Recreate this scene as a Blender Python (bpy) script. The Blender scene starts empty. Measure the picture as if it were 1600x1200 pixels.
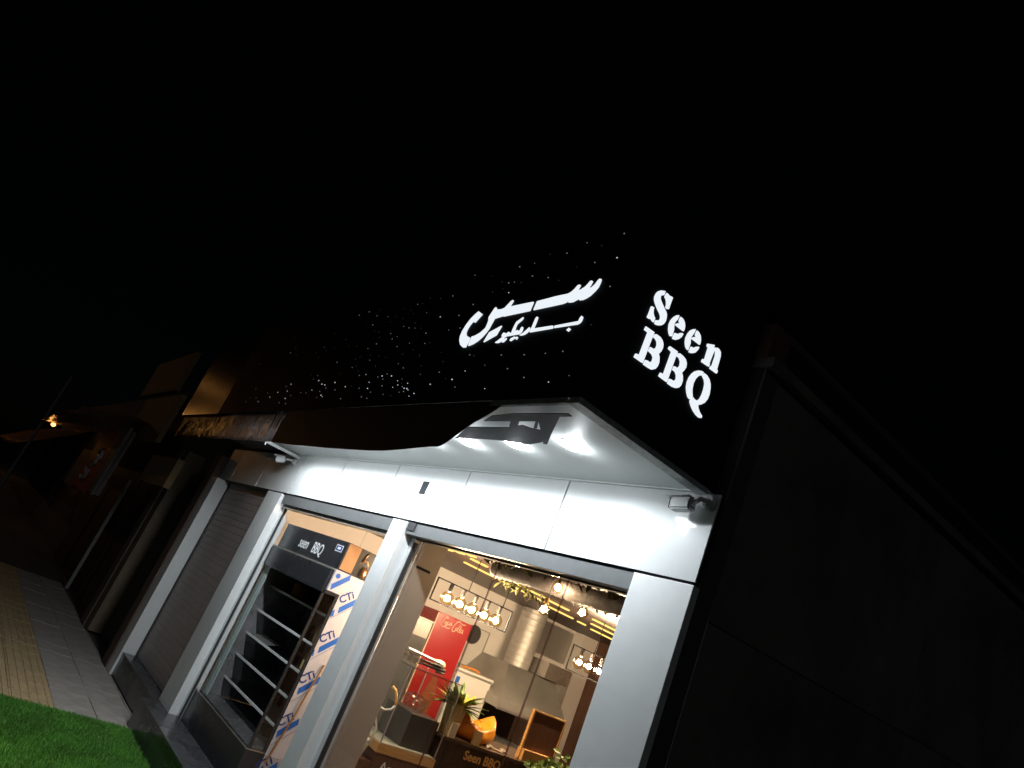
import bpy, bmesh, math, random
from mathutils import Vector, Matrix
from mathutils.geometry import tessellate_polygon

random.seed(7)
scene = bpy.context.scene
COL = scene.collection

# ------------------------------------------------------------------ camera
cam_data = bpy.data.cameras.new('camera')
cam_data.lens = 25.556
cam_data.sensor_width = 36.0
cam_data.clip_start = 0.05
cam_data.clip_end = 2000
camera = bpy.data.objects.new('camera', cam_data)
COL.objects.link(camera)
camera.matrix_world = Matrix(((0.592078, 0.045735, 0.804582, 0.0),
                              (0.713885, -0.492998, -0.497313, 0.0),
                              (0.373913, 0.868827, -0.324543, 2.0),
                              (0, 0, 0, 1)))
scene.camera = camera

# ------------------------------------------------------------------ night sky
world = bpy.data.worlds.new('World')
scene.world = world
world.use_nodes = True
wn = world.node_tree
for n in list(wn.nodes):
    wn.nodes.remove(n)
sky = wn.nodes.new('ShaderNodeTexSky')
sky.sky_type = 'NISHITA'
sky.sun_disc = False
sky.sun_elevation = math.radians(28)
sky.sun_rotation = math.radians(115)
bg = wn.nodes.new('ShaderNodeBackground')
bg.inputs['Strength'].default_value = 0.0001
wo = wn.nodes.new('ShaderNodeOutputWorld')
wn.links.new(sky.outputs[0], bg.inputs['Color'])
wn.links.new(bg.outputs[0], wo.inputs['Surface'])

# weak sun added to give the side wall its faint tone
sun = bpy.data.lights.new('moon', 'SUN')
sun.energy = 0.036
sun.angle = math.radians(0.5)
sun.color = (0.95, 0.97, 1.0)
wall_fill = bpy.data.objects.new('moon', sun)
COL.objects.link(wall_fill)
wall_fill.rotation_euler = Vector((-0.80, 0.42, -0.47)).to_track_quat('-Z', 'Y').to_euler()

scene.view_settings.view_transform = 'Standard'
scene.view_settings.look = 'None'
scene.view_settings.exposure = 0.0
scene.view_settings.gamma = 1.0
scene.view_settings.use_curve_mapping = False
scene.cycles.use_denoising = True
scene.cycles.max_bounces = 8
scene.cycles.transparent_max_bounces = 24
scene.cycles.sample_clamp_indirect = 4.0
scene.cycles.caustics_reflective = False
scene.cycles.caustics_refractive = False

# ------------------------------------------------------------------ materials
MATS = {}
def material(name, color, rough=0.5, metal=0.0, noise=0.0, nscale=8.0, bump=0.0, bscale=60.0, coat=0.0,
             emit=None, estr=0.0, spec=0.5, stretch=None, rnoise=0.0, bdist=0.01):
    m = bpy.data.materials.new(name)
    m.use_nodes = True
    nt = m.node_tree
    b = nt.nodes['Principled BSDF']
    b.inputs['Base Color'].default_value = (*color, 1)
    b.inputs['Roughness'].default_value = rough
    b.inputs['Metallic'].default_value = metal
    b.inputs['Coat Weight'].default_value = coat
    b.inputs['Coat Roughness'].default_value = 0.04
    b.inputs['Specular IOR Level'].default_value = spec
    if emit:
        b.inputs['Emission Color'].default_value = (*emit, 1)
        b.inputs['Emission Strength'].default_value = estr
    if noise or bump or rnoise:
        tc = nt.nodes.new('ShaderNodeTexCoord')
        mp = nt.nodes.new('ShaderNodeMapping')
        nt.links.new(tc.outputs['Object'], mp.inputs['Vector'])
        if stretch:
            mp.inputs['Scale'].default_value = stretch
    if noise:
        n = nt.nodes.new('ShaderNodeTexNoise')
        n.inputs['Scale'].default_value = nscale
        n.inputs['Detail'].default_value = 6
        n.inputs['Roughness'].default_value = 0.65
        nt.links.new(mp.outputs[0], n.inputs['Vector'])
        r = nt.nodes.new('ShaderNodeMapRange')
        r.inputs['From Min'].default_value = 0.3
        r.inputs['From Max'].default_value = 0.7
        r.inputs['To Min'].default_value = 1 - noise
        r.inputs['To Max'].default_value = 1 + noise
        nt.links.new(n.outputs['Fac'], r.inputs['Value'])
        mx = nt.nodes.new('ShaderNodeVectorMath')
        mx.operation = 'SCALE'
        mx.inputs[0].default_value = color
        nt.links.new(r.outputs[0], mx.inputs['Scale'])
        nt.links.new(mx.outputs[0], b.inputs['Base Color'])
    if rnoise:
        n3 = nt.nodes.new('ShaderNodeTexNoise')
        n3.inputs['Scale'].default_value = nscale * 0.6
        n3.inputs['Detail'].default_value = 5
        nt.links.new(mp.outputs[0], n3.inputs['Vector'])
        r3 = nt.nodes.new('ShaderNodeMapRange')
        r3.inputs['From Min'].default_value = 0.3
        r3.inputs['From Max'].default_value = 0.7
        r3.inputs['To Min'].default_value = max(0.02, rough - rnoise)
        r3.inputs['To Max'].default_value = min(1, rough + rnoise)
        nt.links.new(n3.outputs['Fac'], r3.inputs['Value'])
        nt.links.new(r3.outputs[0], b.inputs['Roughness'])
    if bump:
        n2 = nt.nodes.new('ShaderNodeTexNoise')
        n2.inputs['Scale'].default_value = bscale
        n2.inputs['Detail'].default_value = 4
        nt.links.new(mp.outputs[0], n2.inputs['Vector'])
        bp = nt.nodes.new('ShaderNodeBump')
        bp.inputs['Strength'].default_value = bump
        bp.inputs['Distance'].default_value = bdist
        nt.links.new(n2.outputs['Fac'], bp.inputs['Height'])
        nt.links.new(bp.outputs[0], b.inputs['Normal'])
    MATS[name] = m
    return m

def glass_material(name, tint, gloss=0.05, rough=0.01, ior=1.45):
    m = bpy.data.materials.new(name)
    m.use_nodes = True
    nt = m.node_tree
    for n in list(nt.nodes):
        nt.nodes.remove(n)
    out = nt.nodes.new('ShaderNodeOutputMaterial')
    tr = nt.nodes.new('ShaderNodeBsdfTransparent')
    tr.inputs['Color'].default_value = (*tint, 1)
    gl = nt.nodes.new('ShaderNodeBsdfGlossy')
    gl.inputs['Roughness'].default_value = rough
    fr = nt.nodes.new('ShaderNodeLayerWeight')      # Schlick reflectance, the same from both sides of a thin pane
    fr.inputs['Blend'].default_value = 0.5
    pw = nt.nodes.new('ShaderNodeMath')
    pw.operation = 'POWER'
    pw.inputs[1].default_value = 5.0
    nt.links.new(fr.outputs['Facing'], pw.inputs[0])
    ad = nt.nodes.new('ShaderNodeMath')
    ad.operation = 'MULTIPLY_ADD'
    ad.use_clamp = True
    ad.inputs[1].default_value = 0.9
    ad.inputs[2].default_value = 0.02 + gloss
    nt.links.new(pw.outputs[0], ad.inputs[0])
    mx = nt.nodes.new('ShaderNodeMixShader')
    nt.links.new(ad.outputs[0], mx.inputs[0])
    nt.links.new(tr.outputs[0], mx.inputs[1])
    nt.links.new(gl.outputs[0], mx.inputs[2])
    nt.links.new(mx.outputs[0], out.inputs['Surface'])
    MATS[name] = m
    return m

def emission_material(name, color, strength):
    m = bpy.data.materials.new(name)
    m.use_nodes = True
    nt = m.node_tree
    for n in list(nt.nodes):
        nt.nodes.remove(n)
    out = nt.nodes.new('ShaderNodeOutputMaterial')
    e = nt.nodes.new('ShaderNodeEmission')
    e.inputs['Color'].default_value = (*color, 1)
    e.inputs['Strength'].default_value = strength
    nt.links.new(e.outputs[0], out.inputs['Surface'])
    MATS[name] = m
    return m

def perforated_material(name, color, hole, pitch):
    """beige sheet with rows of small round dark holes"""
    m = material(name, color, 0.45, 0.0)
    nt = m.node_tree
    b = nt.nodes['Principled BSDF']
    tc = nt.nodes.new('ShaderNodeTexCoord')
    sep = nt.nodes.new('ShaderNodeSeparateXYZ')
    nt.links.new(tc.outputs['Object'], sep.inputs[0])
    def wave(sock, shift):
        a = nt.nodes.new('ShaderNodeMath'); a.operation = 'MULTIPLY_ADD'
        a.inputs[1].default_value = 1.0 / pitch; a.inputs[2].default_value = shift
        nt.links.new(sock, a.inputs[0])
        f = nt.nodes.new('ShaderNodeMath'); f.operation = 'FRACT'
        nt.links.new(a.outputs[0], f.inputs[0])
        s = nt.nodes.new('ShaderNodeMath'); s.operation = 'SUBTRACT'; s.inputs[1].default_value = 0.5
        nt.links.new(f.outputs[0], s.inputs[0])
        p = nt.nodes.new('ShaderNodeMath'); p.operation = 'POWER'; p.inputs[1].default_value = 2
        nt.links.new(s.outputs[0], p.inputs[0])
        return p.outputs[0]
    ad = nt.nodes.new('ShaderNodeMath'); ad.operation = 'ADD'
    nt.links.new(wave(sep.outputs['Y'], 0.0), ad.inputs[0])
    nt.links.new(wave(sep.outputs['Z'], 0.0), ad.inputs[1])
    lt = nt.nodes.new('ShaderNodeMath'); lt.operation = 'LESS_THAN'; lt.inputs[1].default_value = 0.075
    nt.links.new(ad.outputs[0], lt.inputs[0])
    mx = nt.nodes.new('ShaderNodeMix'); mx.data_type = 'RGBA'
    mx.inputs[6].default_value = (*color, 1); mx.inputs[7].default_value = (*hole, 1)
    nt.links.new(lt.outputs[0], mx.inputs[0])
    nt.links.new(mx.outputs[2], b.inputs['Base Color'])
    return m

M = MATS
material('white_panel', (0.74, 0.77, 0.78), 0.40, noise=0.025, nscale=2.5, coat=0.6, rnoise=0.06, spec=0.2)
material('white_column', (0.79, 0.815, 0.82), 0.38, noise=0.09, nscale=1.6, coat=0.15, rnoise=0.12)
material('white_frame', (0.72, 0.74, 0.75), 0.35, noise=0.05, nscale=9)
material('grey_lintel', (0.42, 0.44, 0.45), 0.4, noise=0.08, nscale=6)
material('soffit_white', (0.82, 0.86, 0.86), 0.5, noise=0.04, nscale=3)
material('rail_grey', (0.13, 0.14, 0.145), 0.38, noise=0.08, nscale=6)
material('vent_dark', (0.035, 0.04, 0.045), 0.8, spec=0.1)
material('dark_gap', (0.03, 0.03, 0.033), 0.7)
material('granite', (0.055, 0.058, 0.064), 0.28, noise=0.35, nscale=5, rnoise=0.12)
material('shutter_brown', (0.43, 0.375, 0.36), 0.5, noise=0.15, nscale=4, stretch=(6, 1, 1))
material('stone_side', (0.19, 0.175, 0.165), 0.75, noise=0.42, nscale=1.4, bump=0.25, bscale=40)
material('stone_trim', (0.09, 0.09, 0.095), 0.7, noise=0.25, nscale=4)
material('parapet_brick', (0.13, 0.075, 0.055), 0.8, noise=0.3, nscale=10)
material('sign_black', (0.016, 0.018, 0.023), 0.55, noise=0.15, nscale=2, rnoise=0.06, spec=0.06)
material('sign_underside', (0.075, 0.070, 0.075), 0.5, noise=0.25, nscale=2, bump=0.15, bscale=3, spec=0.25)
material('crinkled_film', (0.05, 0.034, 0.028), 0.20, noise=0.3, nscale=6, bump=0.9, bscale=5, stretch=(1.7, 1.0, 0.35), bdist=0.05)
material('gloss_brown', (0.02, 0.013, 0.010), 0.22, noise=0.3, nscale=6, bump=0.25, bscale=3, stretch=(3, 1, 1))
material('black_steel', (0.03, 0.035, 0.042), 0.65, noise=0.2, nscale=8, spec=0.15)
material('raw_edge', (0.45, 0.47, 0.48), 0.55, noise=0.35, nscale=30)
material('camera_shell', (0.62, 0.64, 0.65), 0.4, noise=0.05)
material('camera_face', (0.02, 0.02, 0.025), 0.15)
material('pvc_white', (0.7, 0.71, 0.72), 0.4)
emission_material('letter_light', (0.88, 0.94, 1.0), 0.96)
emission_material('star_bright', (0.82, 0.91, 1.0), 0.75)
emission_material('star_light', (0.82, 0.91, 1.0), 0.16)
emission_material('star_dim', (0.82, 0.91, 1.0), 0.025)
emission_material('downlight_glow', (0.93, 0.97, 1.0), 40.0)
emission_material('led_gold', (1.0, 0.62, 0.16), 2.1)
emission_material('filament', (1.0, 0.70, 0.32), 7.0)
emission_material('sodium', (1.0, 0.42, 0.10), 6.0)
glass_material('window_glass', (0.95, 0.965, 0.955), 0.0, 0.006)
glass_material('case_glass', (0.93, 0.955, 0.94), 0.02, 0.01)
glass_material('shelf_glass', (0.60, 0.64, 0.64), 0.32, 0.16)
glass_material('edge_glass', (0.70, 0.63, 0.68), 0.12, 0.1)
glass_material('green_glass', (0.62, 0.74, 0.71), 0.05, 0.02)
glass_material('bulb_glass', (0.93, 0.80, 0.58), 0.12, 0.05)
glass_material('plastic_film', (0.85, 0.85, 0.84), 0.12, 0.12)
material('glass_edge', (0.30, 0.25, 0.28), 0.3)
material('door_handle_steel', (0.6, 0.6, 0.6), 0.25, 1.0)
material('green_glass_dark', (0.20, 0.26, 0.255), 0.45)  # opaque green with the white frame's reflection put into the colour
material('green_glass_pale', (0.38, 0.46, 0.45), 0.45)  # paler strip of the same painted reflection
material('fridge_black', (0.022, 0.024, 0.028), 0.28, noise=0.1, nscale=4, rnoise=0.1)
material('fridge_inner', (0.085, 0.085, 0.088), 0.25, noise=0.3, nscale=6, rnoise=0.1)
material('steel', (0.52, 0.50, 0.47), 0.32, 0.85, noise=0.12, nscale=3, rnoise=0.12)
material('steel_dull', (0.40, 0.385, 0.36), 0.45, 0.6, noise=0.12, nscale=3, rnoise=0.1)
material('duct_foil', (0.55, 0.53, 0.50), 0.5, 0.6, noise=0.1, nscale=12, bump=0.3, bscale=20)
material('duct_dull', (0.24, 0.22, 0.23), 0.6, noise=0.4, nscale=14, bump=0.4, bscale=25)
material('film_white', (0.52, 0.52, 0.58), 0.35, noise=0.04, nscale=6)
material('fridge_mirror', (0.38, 0.38, 0.39), 0.3, 0.6, noise=0.2, nscale=5, rnoise=0.08)
material('film_blue', (0.02, 0.12, 0.50), 0.4, noise=0.05)
material('film_navy', (0.02, 0.045, 0.22), 0.4)
material('print_white', (0.78, 0.80, 0.82), 0.5)
material('copper', (0.55, 0.30, 0.14), 0.3, 0.9, noise=0.2, nscale=20)
material('warm_panel', (0.36, 0.19, 0.08), 0.5, noise=0.15, nscale=5)
perforated_material('perforated_beige', (0.56, 0.44, 0.36), (0.17, 0.12, 0.09), 0.0075)
material('plaster_white', (0.82, 0.775, 0.735), 0.7, noise=0.03, nscale=2)
material('plaster_pink', (0.68, 0.58, 0.52), 0.7, noise=0.04, nscale=2)
material('brown_wood', (0.11, 0.05, 0.03), 0.45, noise=0.35, nscale=6, stretch=(8, 8, 0.6))
material('dark_plank', (0.030, 0.018, 0.013), 0.42, noise=0.4, nscale=5, stretch=(9, 0.6, 1))
material('floor_tile', (0.22, 0.19, 0.17), 0.35, noise=0.2, nscale=3)
material('cooler_red', (0.38, 0.014, 0.017), 0.3, noise=0.06, nscale=3, coat=0.3)
material('cooler_red_dark', (0.33, 0.016, 0.016), 0.35)
material('bottle_print', (0.30, 0.075, 0.03), 0.4, noise=0.35, nscale=9)
material('script_cream', (0.85, 0.66, 0.50), 0.5)
material('appliance_white', (0.72, 0.70, 0.66), 0.35, noise=0.03)
material('appliance_dark', (0.06, 0.055, 0.055), 0.4, noise=0.2)
material('counter_dark', (0.055, 0.042, 0.035), 0.25, noise=0.3, nscale=4, rnoise=0.1)
material('counter_top', (0.11, 0.075, 0.055), 0.22, noise=0.3, nscale=8)
material('gold_print', (0.75, 0.45, 0.16), 0.4)
material('oak', (0.46, 0.25, 0.09), 0.45, noise=0.25, nscale=6, stretch=(8, 1, 8))
material('pot_beige', (0.55, 0.38, 0.20), 0.6, noise=0.12, nscale=10)
material('leaf_green', (0.10, 0.16, 0.035), 0.5, noise=0.5, nscale=12)
material('leaf_yellow', (0.30, 0.26, 0.05), 0.5, noise=0.4, nscale=12)
material('vine_green', (0.085, 0.085, 0.025), 0.55, noise=0.4, nscale=12)
material('orange_plastic', (0.75, 0.27, 0.02), 0.35, noise=0.15, nscale=14, bump=0.35, bscale=30)
material('carton', (0.60, 0.43, 0.22), 0.6, noise=0.08)
material('paper', (0.70, 0.62, 0.52), 0.7, noise=0.06)
material('cable_black', (0.015, 0.015, 0.015), 0.5)
material('cable_white', (0.6, 0.6, 0.58), 0.5)
material('paver', (0.47, 0.43, 0.39), 0.75, noise=0.22, nscale=5, bump=0.2, bscale=50)
material('tactile', (0.58, 0.43, 0.24), 0.75, noise=0.2, nscale=6, bump=0.2, bscale=50)
material('joint', (0.10, 0.095, 0.09), 0.9, noise=0.2)
material('asphalt', (0.05, 0.05, 0.05), 0.85, noise=0.25, nscale=4, bump=0.3, bscale=80)
material('turf_base', (0.015, 0.045, 0.010), 0.9, noise=0.3, nscale=12)
material('turf_blade', (0.12, 0.35, 0.05), 0.55, noise=0.35, nscale=2.5)
material('brick_dark', (0.11, 0.075, 0.06), 0.8, noise=0.3, nscale=8, bump=0.2, bscale=30)
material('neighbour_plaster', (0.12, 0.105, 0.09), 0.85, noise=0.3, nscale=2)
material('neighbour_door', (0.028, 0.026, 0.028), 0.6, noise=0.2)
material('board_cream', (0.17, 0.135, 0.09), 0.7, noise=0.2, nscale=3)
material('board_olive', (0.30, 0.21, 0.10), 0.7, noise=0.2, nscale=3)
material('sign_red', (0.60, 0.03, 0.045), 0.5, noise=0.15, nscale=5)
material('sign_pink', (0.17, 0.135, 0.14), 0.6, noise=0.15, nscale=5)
material('tarp_orange', (0.50, 0.22, 0.07), 0.55, noise=0.35, nscale=4, bump=0.5, bscale=3)
material('tarp_clear', (0.55, 0.42, 0.30), 0.25, noise=0.3, nscale=6, bump=0.8, bscale=5)
material('pole_metal', (0.25, 0.25, 0.25), 0.5, 0.4, noise=0.2)

# ------------------------------------------------------------------ helpers
def world_loc(o):
    v = Vector((0, 0, 0))
    while o:
        v += o.location
        o = o.parent
    return v

def finish(name, bm, mat, parent=None, origin=None, smooth=False, label=None, cat=None, group=None, kind=None):
    """link one bmesh (in world coordinates) as ONE object"""
    bmesh.ops.recalc_face_normals(bm, faces=bm.faces)
    if origin is None:
        xs = [v.co for v in bm.verts]
        lo = Vector((min(c.x for c in xs), min(c.y for c in xs), min(c.z for c in xs)))
        hi = Vector((max(c.x for c in xs), max(c.y for c in xs), max(c.z for c in xs)))
        origin = Vector(((lo.x + hi.x) / 2, (lo.y + hi.y) / 2, lo.z))
    origin = Vector(origin)
    for v in bm.verts:
        v.co -= origin
    me = bpy.data.meshes.new(name)
    bm.to_mesh(me)
    bm.free()
    if smooth:
        for p in me.polygons:
            p.use_smooth = True
    mats = mat if isinstance(mat, (list, tuple)) else [mat]
    for k in mats:
        me.materials.append(MATS[k])
    o = bpy.data.objects.new(name, me)
    COL.objects.link(o)
    if parent:
        o.parent = parent
        o.location = origin - world_loc(parent)
    else:
        o.location = origin
    tag(o, label, cat, group, kind)
    return o

def tag(o, label=None, cat=None, group=None, kind=None):
    if label: o['label'] = label
    if cat: o['category'] = cat
    if group: o['group'] = group
    if kind: o['kind'] = kind
    return o

def thing(name, label, cat, loc, group=None):
    o = bpy.data.objects.new(name, None)
    o.empty_display_size = 0.1
    o.location = loc
    COL.objects.link(o)
    return tag(o, label, cat, group)

def link_copy(o, parent, loc_world):
    c = o.copy()
    COL.objects.link(c)
    c.parent = parent
    c.location = Vector(loc_world) - (world_loc(parent) if parent else Vector((0, 0, 0)))
    return c

def B():
    return bmesh.new()

def box(bm, x0, x1, y0, y1, z0, z1, bevel=0.0):
    vs = [bm.verts.new((x, y, z)) for x in (x0, x1) for y in (y0, y1) for z in (z0, z1)]
    fs = [(0, 1, 3, 2), (4, 6, 7, 5), (0, 4, 5, 1), (2, 3, 7, 6), (0, 2, 6, 4), (1, 5, 7, 3)]
    faces = [bm.faces.new([vs[i] for i in f]) for f in fs]
    if bevel:
        edges = list({e for f in faces for e in f.edges})
        bmesh.ops.bevel(bm, geom=edges, offset=bevel, segments=2, profile=0.7, affect='EDGES')
    return bm

def bx(name, mat, dims, parent=None, bevel=0.0, **kw):
    return finish(name, box(B(), *dims, bevel=bevel), mat, parent, **kw)

def prism(bm, pts, n):
    """pts: 3d polygon, n: offset vector giving its thickness"""
    n = Vector(n)
    a = [bm.verts.new(Vector(p)) for p in pts]
    b = [bm.verts.new(Vector(p) + n) for p in pts]
    for t in tessellate_polygon([[Vector(p) for p in pts]]):
        try:
            bm.faces.new([a[i] for i in t])
            bm.faces.new([b[i] for i in reversed(t)])
        except ValueError:
            pass
    k = len(pts)
    for i in range(k):
        bm.faces.new((a[i], a[(i + 1) % k], b[(i + 1) % k], b[i]))
    return bm

def tube(bm, pts, r, seg=8, closed=False, radii=None):
    pts = [Vector(p) for p in pts]
    rings = []
    n = len(pts)
    up = None
    for i, p in enumerate(pts):
        if closed:
            d = pts[(i + 1) % n] - pts[i - 1]
        else:
            d = pts[min(i + 1, n - 1)] - pts[max(i - 1, 0)]
        d.normalize()
        if up is None:
            up = d.orthogonal().normalized()
        else:
            up = (up - d * up.dot(d))
            up = up.normalized() if up.length > 1e-6 else d.orthogonal().normalized()
        s = d.cross(up)
        rr = radii[i] if radii else r
        rings.append([bm.verts.new(p + (up * math.cos(a) + s * math.sin(a)) * rr)
                      for a in [2 * math.pi * k / seg for k in range(seg)]])
    m = n if closed else n - 1
    for i in range(m):
        A, Bq = rings[i], rings[(i + 1) % n]
        for k in range(seg):
            bm.faces.new((A[k], A[(k + 1) % seg], Bq[(k + 1) % seg], Bq[k]))
    if not closed:
        bm.faces.new(list(reversed(rings[0])))
        bm.faces.new(rings[-1])
    return bm

def lathe(bm, c, prof, seg=20, axis='z', wob=None):
    """profile of (radius, height) turned round an axis through c"""
    c = Vector(c)
    rings = []
    for j, (r, h) in enumerate(prof):
        ring = []
        for k in range(seg):
            a = 2 * math.pi * k / seg
            rr = r * (wob(k, j) if wob else 1)
            if axis == 'z': v = Vector((rr * math.cos(a), rr * math.sin(a), h))
            elif axis == 'y': v = Vector((rr * math.cos(a), h, rr * math.sin(a)))
            else: v = Vector((h, rr * math.cos(a), rr * math.sin(a)))
            ring.append(bm.verts.new(c + v))
        rings.append(ring)
    for i in range(len(rings) - 1):
        A, Bq = rings[i], rings[i + 1]
        for k in range(seg):
            bm.faces.new((A[k], A[(k + 1) % seg], Bq[(k + 1) % seg], Bq[k]))
    if prof[0][0] > 1e-5: bm.faces.new(list(reversed(rings[0])))
    if prof[-1][0] > 1e-5: bm.faces.new(rings[-1])
    bmesh.ops.remove_doubles(bm, verts=bm.verts, dist=1e-5)
    return bm

def text_mesh(name, body, size, origin, u, v, mat, parent, depth=0.003, xscale=1.0, shear=0.0, bold=0.0, **kw):
    """flat lettering whose baseline starts at origin and runs along u, with v up"""
    cu = bpy.data.curves.new('lettering', 'FONT')
    cu.body = body
    cu.size = size
    cu.shear = shear
    cu.offset = bold
    cu.extrude = depth / 2
    cu.resolution_u = 3
    tmp = bpy.data.objects.new('lettering', cu)
    COL.objects.link(tmp)
    dg = bpy.context.evaluated_depsgraph_get()
    me = bpy.data.meshes.new_from_object(tmp.evaluated_get(dg))
    COL.objects.unlink(tmp)
    bpy.data.objects.remove(tmp)
    bpy.data.curves.remove(cu)
    bm = B()
    bm.from_mesh(me)
    bpy.data.meshes.remove(me)
    u, v = Vector(u).normalized(), Vector(v).normalized()
    w = u.cross(v)
    o = Vector(origin)
    for vt in bm.verts:
        c = vt.co.copy()
        vt.co = o + u * c.x * xscale + v * c.y + w * (c.z + depth / 2)
    return finish(name, bm, mat, parent, **kw)

def leaf(bm, base, tip, width, normal, bend=0.0, fold=0.25):
    base, tip, normal = Vector(base), Vector(tip), Vector(normal).normalized()
    d = tip - base
    s = d.cross(normal)
    if s.length < 1e-6: s = d.orthogonal()
    s.normalize()
    nn = s.cross(d).normalized()
    mid = [base]
    prof = [(0.0, 0.15), (0.3, 0.8), (0.55, 1.0), (0.8, 0.6), (1.0, 0.02)]
    L, C, Rr = [], [], []
    for t, w in prof:
        p = base + d * t - nn * bend * t * t * d.length
        C.append(bm.verts.new(p - nn * fold * width * w * 0.5))
        L.append(bm.verts.new(p - s * width * w * 0.5))
        Rr.append(bm.verts.new(p + s * width * w * 0.5))
    for i in range(len(prof) - 1):
        bm.faces.new((L[i], C[i], C[i + 1], L[i + 1]))
        bm.faces.new((C[i], Rr[i], Rr[i + 1], C[i + 1]))
    return bm

# outlines of the sign's lettering and dots, in millimetres on the sign's own faces
SIDE_LETTERS = [
 [[(1986,3746),(1971,3740),(1957,3732),(1943,3717),(1936,3698),(1935,3681),(1941,3667),(1950,3658),(1963,3649),(1983,3637),(1997,3631),(2008,3623),(2013,3613),(2011,3603),(2004,3596),(1990,3589),(1992,3569),(2007,3571),(2022,3578),(2034,3586),(2045,3601),(2050,3619),(2048,3637),(2042,3653),(2033,3661),(2017,3669),(1998,3679),(1980,3689),(1972,3697),(1970,3707),(1974,3714),(1986,3722)], [(1996,3744),(2009,3744),(2017,3742),(2032,3747),(2043,3746),(2042,3730),(2042,3705),(2043,3682),(2033,3676),(2021,3677),(2019,3692),(2013,3704),(2004,3714),(1993,3718),(1993,3731)], [(1937,3631),(1955,3635),(1958,3621),(1964,3608),(1972,3600),(1984,3593),(1984,3581),(1984,3571),(1975,3571),(1962,3575),(1953,3570),(1936,3569),(1937,3588),(1937,3607)]],
 [[(2118,3697),(2103,3689),(2088,3669),(2077,3644),(2075,3620),(2082,3598),(2093,3582),(2106,3573),(2119,3579),(2118,3595),(2117,3615),(2110,3629),(2107,3644),(2111,3659),(2118,3672)], [(2129,3696),(2146,3696),(2163,3689),(2175,3673),(2179,3656),(2178,3644),(2161,3642),(2114,3640),(2116,3649),(2125,3658),(2139,3664),(2128,3670),(2127,3686)], [(2127,3605),(2141,3609),(2153,3616),(2160,3625),(2173,3633),(2182,3630),(2177,3610),(2165,3592),(2151,3579),(2136,3573),(2126,3572),(2125,3590)]],
 [[(2248,3701),(2231,3691),(2216,3673),(2207,3649),(2204,3624),(2210,3603),(2221,3587),(2235,3579),(2246,3580),(2246,3595),(2246,3618),(2239,3634),(2238,3649),(2242,3665),(2247,3677)], [(2258,3700),(2275,3700),(2293,3691),(2304,3673),(2307,3659),(2307,3647),(2292,3646),(2243,3643),(2245,3653),(2255,3662),(2270,3666),(2257,3673),(2257,3688)], [(2256,3608),(2269,3610),(2280,3617),(2287,3626),(2300,3635),(2310,3634),(2306,3617),(2295,3595),(2280,3583),(2265,3576),(2254,3575),(2254,3592)]],
 [[(2354,3684),(2403,3706),(2404,3693),(2419,3700),(2417,3682),(2413,3659),(2409,3603),(2414,3603),(2412,3586),(2354,3580),(2355,3598),(2369,3603),(2367,3668),(2356,3670)], [(2426,3705),(2443,3706),(2460,3698),(2468,3679),(2470,3652),(2472,3607),(2481,3603),(2480,3586),(2422,3582),(2422,3597),(2431,3604),(2431,3660),(2424,3679),(2420,3691)]],
 [[(1948,3528),(2009,3533),(2008,3518),(2006,3367),(1946,3363),(1948,3384),(1970,3390),(1971,3509),(1947,3508)], [(2014,3527),(2023,3533),(2052,3535),(2072,3528),(2085,3515),(2090,3497),(2087,3477),(2078,3459),(2089,3448),(2098,3426),(2098,3405),(2090,3385),(2072,3370),(2050,3366),(2012,3364),(2013,3389),(2027,3394),(2047,3395),(2055,3409),(2052,3425),(2040,3433),(2012,3436),(2015,3459),(2038,3462),(2049,3474),(2049,3490),(2041,3503),(2027,3509),(2012,3509)]],
 [[(2126,3531),(2185,3536),(2185,3517),(2184,3369),(2123,3367),(2126,3388),(2147,3391),(2148,3512),(2122,3514)], [(2190,3531),(2202,3537),(2229,3537),(2251,3532),(2265,3518),(2270,3499),(2265,3481),(2255,3461),(2267,3451),(2277,3430),(2277,3405),(2268,3387),(2252,3375),(2227,3368),(2190,3366),(2191,3393),(2203,3396),(2225,3399),(2233,3414),(2226,3431),(2212,3441),(2192,3440),(2193,3462),(2219,3467),(2227,3483),(2222,3502),(2207,3514),(2190,3512)]],
 [[(2391,3543),(2373,3541),(2353,3532),(2334,3516),(2319,3495),(2309,3468),(2307,3440),(2313,3415),(2327,3394),(2343,3379),(2359,3375),(2365,3379),(2373,3398),(2362,3413),(2354,3432),(2350,3459),(2354,3483),(2364,3503),(2374,3514),(2390,3522)], [(2398,3542),(2420,3542),(2443,3534),(2461,3517),(2471,3496),(2477,3467),(2475,3439),(2464,3414),(2446,3394),(2425,3379),(2435,3367),(2453,3355),(2475,3347),(2475,3335),(2458,3328),(2434,3330),(2406,3338),(2383,3351),(2366,3366),(2364,3376),(2375,3397),(2387,3394),(2400,3394),(2414,3401),(2423,3415),(2428,3442),(2428,3469),(2423,3496),(2412,3511),(2393,3521)]],
]
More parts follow.
